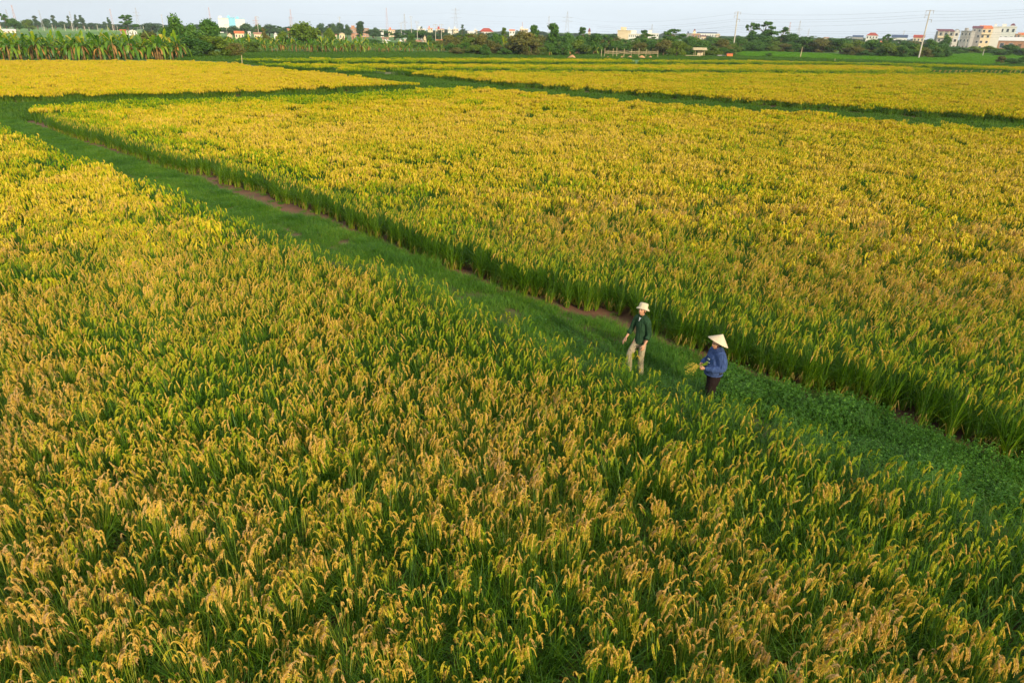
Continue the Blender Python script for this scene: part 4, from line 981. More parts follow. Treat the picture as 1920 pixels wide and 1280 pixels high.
B(1632, 84, 67, 20, 10, 'white', 'red_roof', 'white villa with a bright red hipped roof', roof_kind='hip', floors=2, bays=4, roof_h=3.2)
B(1683, 86, 71, 26, 12, 'white', 'blue_roof', 'white house under a long dark blue roof', roof_kind='gable', floors=1, bays=4, roof_h=3)
B(1655, 92, 80, 12, 8, 'cream', 'orange_roof', 'small cream house with a red awning roof among trees', roof_kind='shed', floors=1, bays=2, roof_h=1)
B(1719, 88, 71, 18, 10, 'cream', 'red_roof', 'cream house with a red roof beside the tallest leaning pole', roof_kind='gable', floors=2, bays=3, roof_h=2.6)
B(1708, 96, 87, 6, 5, 'cream', 'pale_roof', 'tiny cream hut in the trees left of the tallest pole', 'hut', roof_kind='gable_front', floors=1, bays=1)
# the big houses at the right
B(1751, 93, 68, 8, 8, 'grey', 'grey', 'narrow grey house partly hidden behind the balcony house', floors=2, bays=1)
B(1766, 94, 59, 26, 11, 'grey', 'dark_roof', 'grey house with a cream columned balcony floor and maroon roof', roof_kind='shed', floors=3, bays=3, balcony=True, roof_h=1.6, rot=.15)
B(1786, 94, 60, 9, 11, 'white', 'pale_roof', 'white gabled wing attached beside the balcony house', roof_kind='gable_front', floors=3, bays=1, rot=.15, roof_h=2)
B(1803, 95, 59, 17, 12, 'grey', 'grey', 'dark grey unpainted block between two taller houses', floors=3, bays=3, rot=-.2)
B(1822, 95, 53, 16, 12, 'grey', 'dark_roof', 'tall pale grey side wall house with few small windows', roof_kind='shed', floors=4, bays=2, roof_h=1.6)
B(1840, 95, 54, 18, 12, 'cream', 'orange_roof', 'tall cream house with an orange tiled roof', roof_kind='gable', floors=4, bays=2, balcony=True, roof_h=2.2, rot=.25)
B(1858, 95, 51, 16, 13, 'white', 'white', 'tall plain white wall house next to the orange roof', 'tower_house', floors=1, bays=1, blank=True)
B(1879, 94, 51, 26, 13, 'white', 'pale_roof', 'brightest white house with tall windows and a rooftop lantern', floors=3, bays=3)
B(1886, 94, 48, 7, 4, 'white', 'dark_roof', 'small dark capped lantern room behind the brightest white house', 'turret', roof_kind='hip', floors=1, bays=1, roof_h=1.5)
B(1896, 93, 64, 16, 9, 'brick', 'cream', 'brick terrace wing before the brightest white house', floors=3, bays=3)
B(1908, 93, 66, 12, 9, 'cream', 'orange_roof', 'cream house with an orange roof past the brick terrace', roof_kind='gable', floors=2, bays=2, roof_h=2)
B(1908, 98, 77, 70, 14, 'brick', 'pale_roof', 'long brown warehouse under a pale band of sheet roofing', 'warehouse', roof_kind='shed', floors=1, bays=5, roof_h=2.4)

# ------------------------------------------------------------------ masts, poles, cables
def pylon(u, vb, vt, wpx, label, arms=3, mat='steel', name='lattice_pylon'):
    p = at(u, vb); H = top_z(u, vt, p); w = wpx*px_size(p)/2
    o = empty(name, p, math.atan2(-p.x, p.y), label, 'pylon')
    g = Geo(); th = max(.10, .10*px_size(p)); K = 8
    def hw(t): return w*(1-t)**1.25+.25
    for sx in (-1, 1):
        for sy in (-1, 1): g.tube([(sx*hw(i/K), sy*hw(i/K), H*i/K) for i in range(K+1)], th, 4)
    for i in range(K):
        a, b = hw(i/K), hw((i+1)/K); z0, z1 = H*i/K, H*(i+1)/K
        for (p0, p1) in (((-a, -a, z0), (b, -b, z1)), ((a, -a, z0), (-b, -b, z1)), ((-a, a, z0), (b, b, z1)), ((a, a, z0), (-b, b, z1)), ((-a, -a, z0), (-b, b, z1)), ((a, -a, z0), (b, b, z1))):
            g.tube([p0, p1], th*.5, 4)
    g.build('mast', M[mat], o)
    for k in range(arms):
        z = H*(.66+.13*k); L = w*(1.5-.25*k)+1.2; ga = Geo()
        ga.tube([(-L, 0, z), (0, 0, z+.5), (L, 0, z)], th*.7, 4); ga.tube([(-L, 0, z), (0, 0, z-.5), (L, 0, z)], th*.5, 4); ga.build('cross_arm', M[mat], o)
    return o
pylon(727, 68, 15, 5, 'tallest slim reddish mast beyond the brick town houses', arms=0, mat='steel_red', name='radio_mast')
pylon(855, 70, 15, 11, 'large lattice pylon with wide cross arms above the cream town block')
pylon(1062, 76, 22, 10, 'pale lattice pylon standing behind the tree belt middle', arms=2)
pylon(1028, 74, 30, 4, 'small distant mast just left of the tall square topped tree', arms=1)
pylon(979, 72, 42, 3, 'short reddish mast above the rusty dome', arms=0, mat='steel_red', name='radio_mast')
pylon(1220, 78, 46, 4, 'short grey mast behind the open twigged tree', arms=1)
pylon(1475, 86, 42, 4, 'pink tinted slim mast, left of two close masts', arms=0, mat='steel_red', name='radio_mast')
pylon(1493, 86, 39, 5, 'grey slim lattice mast, right of two close masts', arms=1)
pylon(1512, 84, 54, 2, 'faint small mast right of the two close masts', arms=0, name='radio_mast')
pylon(1913, 92, 44, 4, 'leaning dark mast at the right edge above the orange roof', arms=0, name='radio_mast')
pylon(262, 60, 15, 6, 'pale distant pylon past the tiered tree', arms=2)
pylon(214, 58, 17, 3, 'thin reddish mast just left of the tiered tree', arms=0, mat='steel_red', name='radio_mast')
pylon(398, 62, 14, 3, 'thin reddish mast over the dark thicket', arms=0, mat='steel_red', name='radio_mast')
pylon(549, 66, 18, 4, 'slim reddish mast left of the big domed tree', arms=1, mat='steel_red')
pylon(546, 66, 31, 2, 'short thin mast hugging the slim reddish one', arms=0, name='radio_mast')
pylon(760, 74, 26, 3, 'slim grey mast between the tallest mast and a wooden pole', arms=1)
pylon(34, 60, 10, 4, 'faint leaning mast above the first dark trees', arms=0, mat='steel_red', name='radio_mast')
pylon(21, 58, 18, 3, 'fainter short mast near the frame edge trees', arms=0, name='radio_mast')
pylon(82, 58, 20, 3, 'faint mast over the domed hazy tree', arms=0, name='radio_mast')
pylon(138, 58, 22, 3, 'faint mast between the very narrow tree and the twin feathery trees', arms=0, name='radio_mast')
pylon(483, 68, 32, 5, 'small pylon with arms above the hazy trees past the white factory', arms=2, mat='steel_red')

def pole(u, vb, vt, label, group=None, arms=1, lean=0.0, rad=None, insul=False, name='utility_pole', ut=None):
    p = at(u, vb); H = top_z(u, vt, p); px = px_size(p)
    o = empty(name, p, math.atan2(-p.x, p.y), label, 'pole', group)
    r0 = rad or max(.16, .55*px)
    top = (lean*H, 0, H); g = Geo(); g.smooth = False
    g.tube([(0, 0, -.2), (lean*H*.5, 0, H*.5), top], [r0, r0*.8, r0*.6], 8); g.build('shaft', M['concrete'], o)
    for k in range(arms):
        z = H*(.985-.09*k); x = lean*z; L = 1.2 if not insul else 1.4; s_ = (1, -1)[k % 2]; ga = Geo()
        if insul and k: ga.box(x-.1 if s_ > 0 else x-L, x+L if s_ > 0 else x+.1, -.28, -.16, z-.08, z+.08)
        else: ga.box(x-L, x+L, -.28, -.16, z-.08, z+.08)
        a = ga.build('cross_arm', M['steel'], o)
        for xx in ((x-L*.9, x+L*.9) if not (insul and k) else ((x+L*.9*s_,))):
            gi = Geo(); gi.tube([(xx, -.22, z-.09), (xx, -.22, z-1.0)], .10, 6); gi.build('insulator', M['steel'], a)
    return o
big1 = pole(1374, 98, 22, 'tall reddish concrete pole rising over the tree belt next to the red box', arms=3, insul=True, rad=.32, lean=-.01)
big2 = pole(1722, 111, 19, 'tallest leaning concrete pole with staggered insulator arms on the paddy edge', arms=3, insul=True, rad=.30, lean=0.0)
for (u, vb, vt, lb) in [
    (639, 70, 32, 'wooden pole with a short arm over the slim hazy trees'), (753, 72, 43, 'pale pole left of a taller reddish pole above the thicket'),
    (772, 73, 31, 'tall reddish pole right behind the dark leafy tree'), (783, 78, 41, 'pale pole between the dark leafy tree and the yellow gable'),
    (817, 82, 46, 'left pole of the twin poles with braces by the town house'), (828, 82, 46, 'right pole of the twin poles with braces by the town house'),
    (427, 70, 46, 'pale pole in front of the white factory'), (486, 72, 31, 'pale pole under the small armed pylon'), (308, 60, 28, 'faint pole left of the tallest ragged tree'),
    (1334, 84, 71, 'short pale pole among the dark trees before the hall'), (1575, 92, 74, 'short pole on the skyline of flat topped trees'),
    (1656, 90, 68, 'short pole beside the red awning house'), (1690, 84, 58, 'short thin pole above the dark blue roof'),
    (1806, 100, 56, 'bare pole in front of the dark grey block'), (1818, 100, 88, 'whitish post at the paddy edge below the cream house'), (1842, 106, 93, 'thin whitish stake standing in the bright paddy')]:
    pole(u, vb, vt, lb, arms=1 if vb-vt > 22 else 0)
for (u, vt) in [(84, 50), (100, 46), (123, 46), (137, 42), (144, 52), (160, 50), (168, 51), (184, 47), (203, 47), (213, 48), (221, 49), (270, 46)]:
    pole(u, 58.5, vt, 'short pale pole in the loose line along the distant green field', 'poles along the distant green field', arms=0)

def cable(pts, label='thin dark power cable sagging across the pale sky', r_=.018):
    g = Geo(); P = []
    for (a, b) in zip(pts[:-1], pts[1:]):
        for i in range(14):
            t = i/14; q = a.lerp(b, t); q.z -= 4*t*(1-t)*(a-b).length*.012; P.append(q)
    P.append(pts[-1]); g.tube(P, r_, 4, cap=False); o = g.build('power_cable', M['wire']); tag(o, label, 'cable', 'cables strung between the poles'); return o
def skyp(u, v, dist):
    d = ray(u, v); return Vector((0, 0, CAM_H))+d*(dist/math.hypot(d.x, d.y))
for (va, vb_, vc, vd, ve) in [(14, 21, 24, 31, 24), (16, 28, 34, 38, 36), (22, 33, 38, 42, 40), (26, 40, 46, 50, 45)]:
    cable([skyp(1990, va, 300), skyp(1735, vb_, 325), skyp(1380, vc+2, 360), skyp(1063, vd, 700), skyp(855, ve, 850), skyp(549, ve+2, 900)])
for (va, vb_) in [(58, 52), (62, 56), (67, 60)]:
    cable([skyp(1980, va, 500), skyp(1690, va+1, 520), skyp(1380, vb_, 540), skyp(1120, vb_-2, 640)], r_=.026)

# ------------------------------------------------------------------ small things on the far bank
def rail_fence():
    p0, p1 = at(1127, 109), at(1234, 110); o = empty('rail_fence', p0, 0, 'bamboo rail fence with soil heaps behind it on the far bank', 'fence')
    n_ = 9; us = [0, .055, .2, .27, .39, .52, .65, .78, .99]
    for i, t in enumerate(us):
        q = p0.lerp(p1, t)-p0; g = Geo(); h = 2.7*rnd.uniform(.85, 1.1); g.tube([(q.x, q.y+(i % 2)*.5, -.1), (q.x+rnd.uniform(-.1, .1), q.y+(i % 2)*.5, h)], .085, 6); g.build('post', M['bamboo'], o)
    for z in (1.7, 1.95, 1.35):
        P = []; 
        for i in range(15):
            t = .06+.93*i/14; q = p0.lerp(p1, t)-p0; P.append((q.x, q.y-.2+z*.1, z+rnd.uniform(-.12, .12)))
        g = Geo(); g.tube(P, .055, 5); g.build('rail', M['bamboo'], o)
rail_fence()
def heap(u, vb, vt, wpx, label, mat='soil_heap'):
    p = at(u, vb); h = top_z(u, vt, p); w = wpx*px_size(p)/2; g = Geo(); n_, k = 20, 7; V = []; F = []
    for j in range(k+1):
        t = j/k
        for i in range(n_):
            a = 6.283*i/n_; rr = w*(1-t)*(1+.16*math.sin(a*3+u)+.10*math.sin(a*7+u*2)); V.append((rr*math.cos(a), rr*math.sin(a)*.8, h*(1-(1-t)**1.5)**1.0*(1+.06*math.sin(a*5))*t**.12-.02))
    F = [(j*n_+i, j*n_+(i+1) % n_, (j+1)*n_+(i+1) % n_, (j+1)*n_+i) for j in range(k) for i in range(n_)]
    g.add(V, F); g.smooth = True; o = g.build('soil_heap', M[mat]); o.location = p; tag(o, label, 'soil heap'); return o
heap(1073, 110.3, 103, 19, 'round orange soil heap standing before the leafy bushes')
heap(1081, 103, 95, 10, 'brown soil heap half hidden by leaves behind the round heap')
heap(1097, 102.5, 94, 18, 'wide brown soil heap between two bushy trees')
for i, (u, vb, vt, w) in enumerate([(1140, 110, 106, 12), (1166, 110, 105, 9), (1181, 110, 105, 12), (1203, 110.5, 104, 18), (1219, 110, 105, 10)]):
    heap(u, vb, vt, w, ['small orange heap at the first posts of the rail fence', 'narrow orange heap behind the second span of the rail fence', 'low orange heap behind the middle of the rail fence', 'widest orange heap behind the rail fence', 'last orange heap near the end post of the rail fence'][i])
heap(1216, 104, 96, 14, 'tall orange soil heap rising above the rail fence end')
heap(1450, 108.5, 107, 30, 'flat strip of brown spoil beside the small bush in the paddy', 'mud')
# small shelter, red box, canes, stakes
p = at(1310, 107); o = empty('thatched_shelter', p, 0, 'little open shelter with a thatched lid and pale back wall', 'shelter')
for sx in (-1.6, 1.6):
    for sy in (-1, 1): g = Geo(); g.tube([(sx, sy, 0), (sx, sy, 2.3)], .09, 6); g.build('post', M['bamboo'], o)
g = Geo(); g.add([(-2.4, -1.7, 2.2), (2.4, -1.7, 2.2), (2.4, 0, 3.0), (-2.4, 0, 3.0), (2.4, 1.7, 2.2), (-2.4, 1.7, 2.2)], [(0, 1, 2, 3), (3, 2, 4, 5), (0, 3, 5), (1, 4, 2), (0, 5, 4, 1)]); g.build('roof', M['bamboo'], o)
g = Geo(); g.box(-.4, 1.5, .7, .85, 0, 1.9); g.build('wall', M['cream'], o)
p = at(1298, 108.5); o = empty('wooden_platform', p, 0, 'low plank platform on short legs next to the shelter', 'platform')
g = Geo(); [g.box(-2.6, 2.6, -1+i*.42, -1+i*.42+.36, .62, .72) for i in range(5)]; g.build('deck', M['bamboo'], o)
for sx in (-2.3, 2.3):
    for sy in (-.8, .8): g = Geo(); g.tube([(sx, sy, 0), (sx, sy, .62)], .07, 5); g.build('leg', M['bamboo'], o)
p = at(1367, 108); o = empty('metal_cabinet', p, 0, 'small rusty red cabinet at the foot of the tall reddish pole', 'cabinet')
g = Geo(); g.box(-1.0, 1.0, -.6, .6, .15, 1.25); g.build('body', M['orange_roof'], o); g = Geo(); g.box(-1.12, 1.12, -.7, .7, 1.25, 1.38); g.build('lid', M['dark_roof'], o)
p = at(1356, 107.5); o = empty('concrete_trough', p, 0, 'long low grey trough beside the red cabinet', 'trough')
g = Geo(); g.box(-2.2, 2.2, -.5, -.38, 0, .7); g.box(-2.2, 2.2, .38, .5, 0, .7); g.box(-2.2, -2.08, -.377, .377, 0, .7); g.box(2.08, 2.2, -.377, .377, 0, .7); g.build('basin', M['grey'], o)
def cane(u, vb, u2, vt, label, r_=.07, group=None, name='bamboo_cane'):
    p = at(u, vb); h = top_z(u2, vt, p); q = skyp(u2, vt, math.hypot(p.x, p.y)); dx = q.x-p.x
    g = Geo(); g.tube([(0, 0, -.1), (dx*.5, 0, h*.5), (dx, 0, h)], [r_, r_*.85, r_*.6], 6); o = g.build(name, M['bamboo']); o.location = p; tag(o, label, 'cane', group); return o
cane(1500, 110, 1505, 88, 'pale leaning bamboo cane standing in the bright paddy', .16)
cane(454, 120, 453, 104, 'upright pale cane at the head of the ditch', .10)
cane(1358, 96, 1360, 88, 'short stake at the corner of the small frame', .10); cane(1382, 96, 1382, 88, 'short stake at the other corner of the small frame', .10)
cane(1565, 116, 1566, 110, 'short green stake on the edge between paddy and yellow strip', .10)
for i, u in enumerate([1622, 1632, 1655, 1677, 1696]): cane(u, 107, u+1, 99, 'pale stake of the dark net fence along the paddy', .11, 'stakes of the dark net fence')
p0, p1 = at(1612, 106.5), at(1762, 109); g = Geo(); K = 30
for i in range(K):
    a = p0.lerp(p1, i/K); b = p0.lerp(p1, (i+1)/K); h0 = .95+.15*math.sin(i*1.3); h1 = .95+.15*math.sin((i+1)*1.3)
    g.add([(a.x, a.y, 0), (b.x, b.y, 0), (b.x, b.y, h1), (a.x, a.y, h0), (a.x, a.y+.05, 0), (b.x, b.y+.05, 0), (b.x, b.y+.05, h1), (a.x, a.y+.05, h0)], [(0, 1, 2, 3), (5, 4, 7, 6), (3, 2, 6, 7)])
tag(g.build('net_fence', M['blue_roof']), 'low dark net fence along the far edge of the bright paddy', 'fence')
# row of straw bundles on the bare strip at the right
for i, u in enumerate([1749, 1760, 1770, 1779, 1790, 1798, 1808, 1819, 1838, 1847, 1856, 1864, 1873, 1893, 1901, 1912]):
    p = at(u, 140.5); g = Geo()
    for k in range(26):
        a = rnd.uniform(0, 6.28); o_ = rnd.uniform(0, .34); g.strip([(o_*math.cos(a), o_*math.sin(a), 0), (o_*.4*math.cos(a), o_*.4*math.sin(a), .55), (o_*1.1*math.cos(a)+.2, o_*1.1*math.sin(a), .95)], [.05, .05, .02], [math.cos(a+1.5), math.sin(a+1.5), 0], 0, rnd.random())
    o = g.build('straw_bundle', M['straw']); o.location = (p.x, p.y, 0); tag(o, 'small pale straw bundle in the row on the bare strip at the far field edge', 'straw bundle', 'straw bundles on the bare strip')

# ------------------------------------------------------------------ the two people
def skin_mesh(chains, sub=2, ref=(1, 0, 0), flat=False):
    """chains: polylines of (x, y, z, r1[, r2]) swept as smooth tapering limbs with rounded ends (r1 along ref, r2 across); fused later"""
    bm = bmesh.new(); n_ = 20; ref = Vector(ref)
    for ci, c in enumerate(chains):
        c = [(*p[:3], p[3], p[4] if len(p) > 4 else p[3]) for p in c]
        A = np.array(c, float); P = []
        for i in range(len(A)-1):
            p0, p1, p2, p3 = A[max(i-1, 0)], A[i], A[i+1], A[min(i+2, len(A)-1)]
            for k in range(5):
                t = k/5; P.append(.5*((2*p1)+(-p0+p2)*t+(2*p0-5*p1+4*p2-p3)*t*t+(-p0+3*p1-3*p2+p3)*t**3))
        P.append(A[-1]); P = np.array(P)
        T = np.gradient(P[:, :3], axis=0); T /= np.linalg.norm(T, axis=1)[:, None]
        caps0 = [(P[0][:3]-T[0]*min(P[0][3], P[0][4])*math.sin(w), math.cos(w), P[0]) for w in (1.45, 1.1, .7, .35)] if not (flat and ci == 0) else []
        caps1 = [(P[-1][:3]+T[-1]*min(P[-1][3], P[-1][4])*math.sin(w), math.cos(w), P[-1]) for w in (.35, .7, 1.1, 1.45)]
        secs = [(q, T[0], k*p[3], k*p[4]) for q, k, p in caps0]+[(p[:3], T[i], p[3], p[4]) for i, p in enumerate(P)]+[(q, T[-1], k*p[3], k*p[4]) for q, k, p in caps1]
        rings = []
        for q, t, r1, r2 in secs:
            t = Vector(t); e1 = ref-t*t.dot(ref)
            if e1.length < .2: e1 = Vector((0, 1, 0))-t*t.y
            e1.normalize(); e2 = t.cross(e1)
            rings.append([bm.verts.new(Vector(q)+e1*(r1*math.cos(2*math.pi*j/n_))+e2*(r2*math.sin(2*math.pi*j/n_))) for j in range(n_)])
        for r0, r1_ in zip(rings[:-1], rings[1:]):
            for j in range(n_): bm.faces.new((r0[j], r0[(j+1) % n_], r1_[(j+1) % n_], r1_[j]))
        bm.faces.new(rings[0][::-1]); bm.faces.new(rings[-1])
    bmesh.ops.recalc_face_normals(bm, faces=bm.faces)
    me = bpy.data.meshes.new('limb'); bm.to_mesh(me); bm.free(); return me
def ellipsoid(c, r, seg=24, rings=16, fn=None):
    bm = bmesh.new(); bmesh.ops.create_uvsphere(bm, u_segments=seg, v_segments=rings, radius=1)
    for v in bm.verts:
        p = v.co.copy()
        if fn: p = fn(p)
        v.co = Vector((p.x*r[0]+c[0], p.y*r[1]+c[1], p.z*r[2]+c[2]))
    me = bpy.data.meshes.new('e'); bm.to_mesh(me); bm.free(); return me
def fuse(meshes, voxel, mat, name, parent, smooth_it=3):
    """one continuous surface out of overlapping volumes"""
    bm = bmesh.new()
    for m_ in meshes: bm.from_mesh(m_)
    me = bpy.data.meshes.new(name); bm.to_mesh(me); bm.free()
    o = bpy.data.objects.new(name, me); COL.objects.link(o)
    r_ = o.modifiers.new('r', 'REMESH'); r_.mode = 'VOXEL'; r_.voxel_size = voxel; r_.use_smooth_shade = True
    s_ = o.modifiers.new('s', 'SMOOTH'); s_.iterations = smooth_it; s_.factor = .5
    bpy.context.view_layer.update()
    dg = bpy.context.evaluated_depsgraph_get(); m2 = bpy.data.meshes.new_from_object(o.evaluated_get(dg)); bpy.data.objects.remove(o)
    m2.name = name; m2.materials.clear(); m2.materials.append(mat)
    m2.polygons.foreach_set('use_smooth', [True]*len(m2.polygons))
    o = bpy.data.objects.new(name, m2); COL.objects.link(o); o.parent = parent
    return o
def fabric(name, col, scale=40, folds=.6, am=.12):
    m, n, l = new_mat(name); out = n.new('ShaderNodeOutputMaterial'); b = n.new('ShaderNodeBsdfPrincipled')
    b.inputs['Roughness'].default_value = .9; b.inputs['Specular IOR Level'].default_value = .15
    t = n.new('ShaderNodeTexCoord'); a = n.new('ShaderNodeTexNoise'); a.inputs['Scale'].default_value = 5; a.inputs['Detail'].default_value = 3; a.inputs['Distortion'].default_value = 1.5
    mp_ = n.new('ShaderNodeMapping'); mp_.inputs['Scale'].default_value = (1.6, 1.6, .7)
    l.new(t.outputs['Object'], mp_.inputs[0]); l.new(mp_.outputs[0], a.inputs['Vector'])
    c = np.array(col); r_ = ramp(n, [(.3, tuple(c*(1-am))), (.7, tuple(c*(1+am)))]); l.new(a.outputs['Fac'], r_.inputs['Fac']); l.new(r_.outputs[0], b.inputs['Base Color'])
    bp_ = n.new('ShaderNodeBump'); bp_.inputs['Strength'].default_value = folds; bp_.inputs['Distance'].default_value = .05
    l.new(a.outputs['Fac'], bp_.inputs['Height']); l.new(bp_.outputs[0], b.inputs['Normal']); l.new(b.outputs[0], out.inputs[0]); return m
SKIN = plain('skin', (0.50, 0.25, 0.14), .55, .35, (12, .08)); HAIR = plain('black hair', (.015, .011, .009), .5, .4)
LIP = plain('lips', (.42, .13, .09), .5, .4); EYE = plain('eye', (.03, .02, .015), .2, .6)
GREEN = fabric('dark green cotton', (.020, .050, .022), folds=1.0, am=.3); KHAKI = fabric('pale khaki cotton', (.31, .25, .155), folds=1.0, am=.2); HATM = fabric('cream canvas', (.55, .44, .29), folds=.3)
BLUE = fabric('faded blue fleece', (.040, .068, .17), folds=.9, am=.25); NAVY = fabric('navy print', (.012, .03, .09)); BLACK = fabric('black brown trousers', (.016, .009, .008)); STRAWH = plain('woven palm leaf', (.60, .46, .30), .8, .2, (30, .12), .4)
PALE = plain('pale print', (.42, .46, .42), .8, .2); PURPLE = plain('purple chin ribbon', (.06, .02, .07), .7, .2); BLK = plain('black plastic', (.012, .011, .01), .5, .4); TEE = plain('grey undershirt', (.55, .55, .52), .9, .1); SHOE = plain('dark rubber', (.04, .035, .03), .7, .3)

def head_mesh(c, yaw, pitch, s=1.0):
    """head facing +x with brow, nose, lips, chin, ears"""
    def f(p):
        x, y, z = p
        if z < 0: y *= 1+z*.30; x *= 1+z*.06 if x > 0 else 1+z*.35
        if x > 0:
            x *= 1-.10*abs(y)**.5*(1 if z < .3 else .6)
            x += .20*math.exp(-(y/.15)**2-((z+.12)/.13)**2)+.10*math.exp(-(y/.12)**2-((z-.08)/.16)**2)   # nose
            x += .05*math.exp(-(y/.55)**2-((z-.27)/.10)**2)                                            # brow
            x -= .09*(math.exp(-((y-.36)/.17)**2-((z-.12)/.10)**2)+math.exp(-((y+.36)/.17)**2-((z-.12)/.10)**2))
            x += .06*math.exp(-(y/.26)**2-((z+.42)/.08)**2)+.08*math.exp(-(y/.3)**2-((z+.80)/.16)**2)
        return Vector((x, y, z))
    me = ellipsoid((0, 0, 0), (.098*s, .076*s, .118*s), 48, 36, f)
    ears = [ellipsoid((-.005*s, sy*.078*s, -.002*s), (.016*s, .009*s, .030*s), 12, 8) for sy in (-1, 1)]
    Rm = Matrix.Translation(c) @ Matrix.Rotation(yaw, 4, 'Z') @ Matrix.Rotation(pitch, 4, 'Y')
    for m_ in [me]+ears: m_.transform(Rm)
    return [me]+ears, Rm
def hand_chains(w, d, nrm, thumb, s=1.0, curl=.5, grip=False):
    """palm root w, pointing along d, palm facing nrm, thumb side thumb: separate volumes for palm, four fingers, thumb"""
    w, d, nrm, thumb = Vector(w), Vector(d).normalized(), Vector(nrm).normalized(), Vector(thumb).normalized()
    res = [skin_mesh([[(*w, .024*s, .020*s), (*(w+d*.045*s), .038*s, .017*s), (*(w+d*.085*s), .038*s, .015*s)]], 2, tuple(thumb))]
    for i, (o_, L) in enumerate([(.030, .070), (.010, .080), (-.010, .074), (-.029, .058)]):
        a0 = w+d*.078*s+thumb*o_*s; c_ = curl*(1+.12*i); P = [a0]; q = a0; ang = c_*.4
        for k in range(3):
            q = q+(d*math.cos(ang)+nrm*math.sin(ang)+thumb*(.06*(1.5-i)))*(L*s*(.44, .31, .25)[k]); P.append(q); ang += c_*(1.1 if not grip else 1.5)
        res.append(skin_mesh([[(*p_, .0092*s*(1-.12*k), .0092*s*(1-.12*k)) for k, p_ in enumerate(P)]], 1))
    t0 = w+d*.022*s+thumb*.026*s; t1 = t0+(thumb*.8+d*.7+nrm*.25)*.034*s; t2 = t1+(thumb*.25+d*.9+nrm*(.35 if not grip else .8))*.030*s; t3 = t2+(d*.8+nrm*(.4 if not grip else .9)-thumb*.15)*.022*s
    res.append(skin_mesh([[(*p_, .012*s*(1-.1*k), .012*s*(1-.1*k)) for k, p_ in enumerate([t0, t1, t2, t3])]], 1))
    return res
def face_parts(Rm, s, parent):
    for sy in (-1, 1):
        for nm, c, r_, mt in (('eye', (.0875, sy*.031, .013), (.008, .014, .0065), EYE), ('eyebrow', (.0915, sy*.031, .029), (.006, .017, .004), HAIR)):
            m_ = ellipsoid(tuple(x*s for x in c), tuple(x*s for x in r_), 12, 8); m_.transform(Rm); m_.materials.append(mt); m_.name = nm
            o = bpy.data.objects.new(nm, m_); COL.objects.link(o); o.parent = parent
    m_ = ellipsoid((.0935*s, 0, -.050*s), (.009*s, .022*s, .0055*s), 14, 8); m_.transform(Rm); m_.materials.append(LIP); o = bpy.data.objects.new('mouth', m_); COL.objects.link(o); o.parent = parent
def lathe(prof, mat, name, parent, Mx, n_=40, wob=None, thick=0.0):
    g = Geo(); V, F = [], []
    for j, (r_, z) in enumerate(prof):
        for i in range(n_):
            a = 2*math.pi*i/n_; k = 1+(wob(a, j) if wob else 0); V.append(tuple(Mx @ Vector((r_*k*math.cos(a), r_*k*math.sin(a), z+(.012*math.sin(2*a+.6) if wob and j >= len(prof)-4 else 0)))))
    F = [(j*n_+i, j*n_+(i+1) % n_, (j+1)*n_+(i+1) % n_, (j+1)*n_+i) for j in range(len(prof)-1) for i in range(n_)]
    g.add(V, F); g.smooth = True; return g.build(name, mat, parent)
def shoe(foot, yaw, parent, s=1.0):
    m_ = skin_mesh([[(0, 0, .05, .045, .045), (.03, 0, .035, .042, .035), (.11, 0, .03, .046, .028), (.18, 0, .025, .035, .02)]], 2, (0, 1, 0))
    m_.transform(Matrix.Translation(foot) @ Matrix.Rotation(yaw, 4, 'Z')); m_.materials.append(SHOE); o = bpy.data.objects.new('shoe', m_); COL.objects.link(o); o.parent = parent

# --- the man: walking, bucket hat, green shirt with rolled sleeves, khaki trousers
PM = at(1194, 706, .12); root = empty('person', PM, math.atan2(-.62, -.80), 'person in cream bucket hat, green shirt and pale trousers walking on the grass path', 'person')
SX, SY = .84, .76
def slim(me, w=None):
    """a lean build: narrows what was laid out, hands keep their size and follow the wrist"""
    me.transform(Matrix.Diagonal((SX, SY, 1, 1)) if w is None else Matrix.Translation((w[0]*(SX-1), w[1]*(SY-1), 0)))
# skeleton in metres, +x ahead, +y the person's left
hipL, hipR = (0, .10, .94), (.02, -.10, .94)
kneL, ankL = (.03, .11, .50), (-.03, .11, .09)
kneR, ankR = (.27, -.11, .58), (.22, -.11, .17)
shL, shR = (.0, .20, 1.43), (.02, -.20, 1.43)
elL, wrL = (-.03, .27, 1.13), (.12, .27, .90)
elR, wrR = (.09, -.30, 1.15), (.25, -.33, .96)
trunk = [(0, 0, .96, .13, .15), (0, 0, 1.10, .11, .135), (.01, 0, 1.27, .125, .155), (.0, 0, 1.41, .10, .13), (.0, 0, 1.49, .05, .05), (.025, 0, 1.57, .05, .05), (.03, 0, 1.62, .06, .06)]
body = skin_mesh([trunk, [trunk[3], (*shL, .06), (*elL, .042), (*wrL, .027)], [trunk[3], (*shR, .06), (*elR, .042), (*wrR, .027)],
                  [trunk[0], (*hipL, .085), (*kneL, .055), (*ankL, .038), (ankL[0]+.10, ankL[1], .035, .032)], [trunk[0], (*hipR, .085), (*kneR, .055), (*ankR, .038), (ankR[0]+.10, ankR[1], ankR[2]-.05, .032)]])
hm, Rm = head_mesh((.045, 0, 1.665), .18, -.14, 1.04)
vL = Vector(wrL)-Vector(elL); vR = Vector(wrR)-Vector(elR)
handsL = hand_chains(wrL, vL+Vector((0, 0, -.15)), (.1, -1, 0), (.8, 0, .5), 1.05, .45); handsR = hand_chains(wrR, vR, (0, .6, -.8), (.2, .8, .5), 1.05, .4)
for m_, w_ in [(body, None)]+[(h_, wrL) for h_ in handsL]+[(h_, wrR) for h_ in handsR]: slim(m_, w_)
hands = handsL+handsR
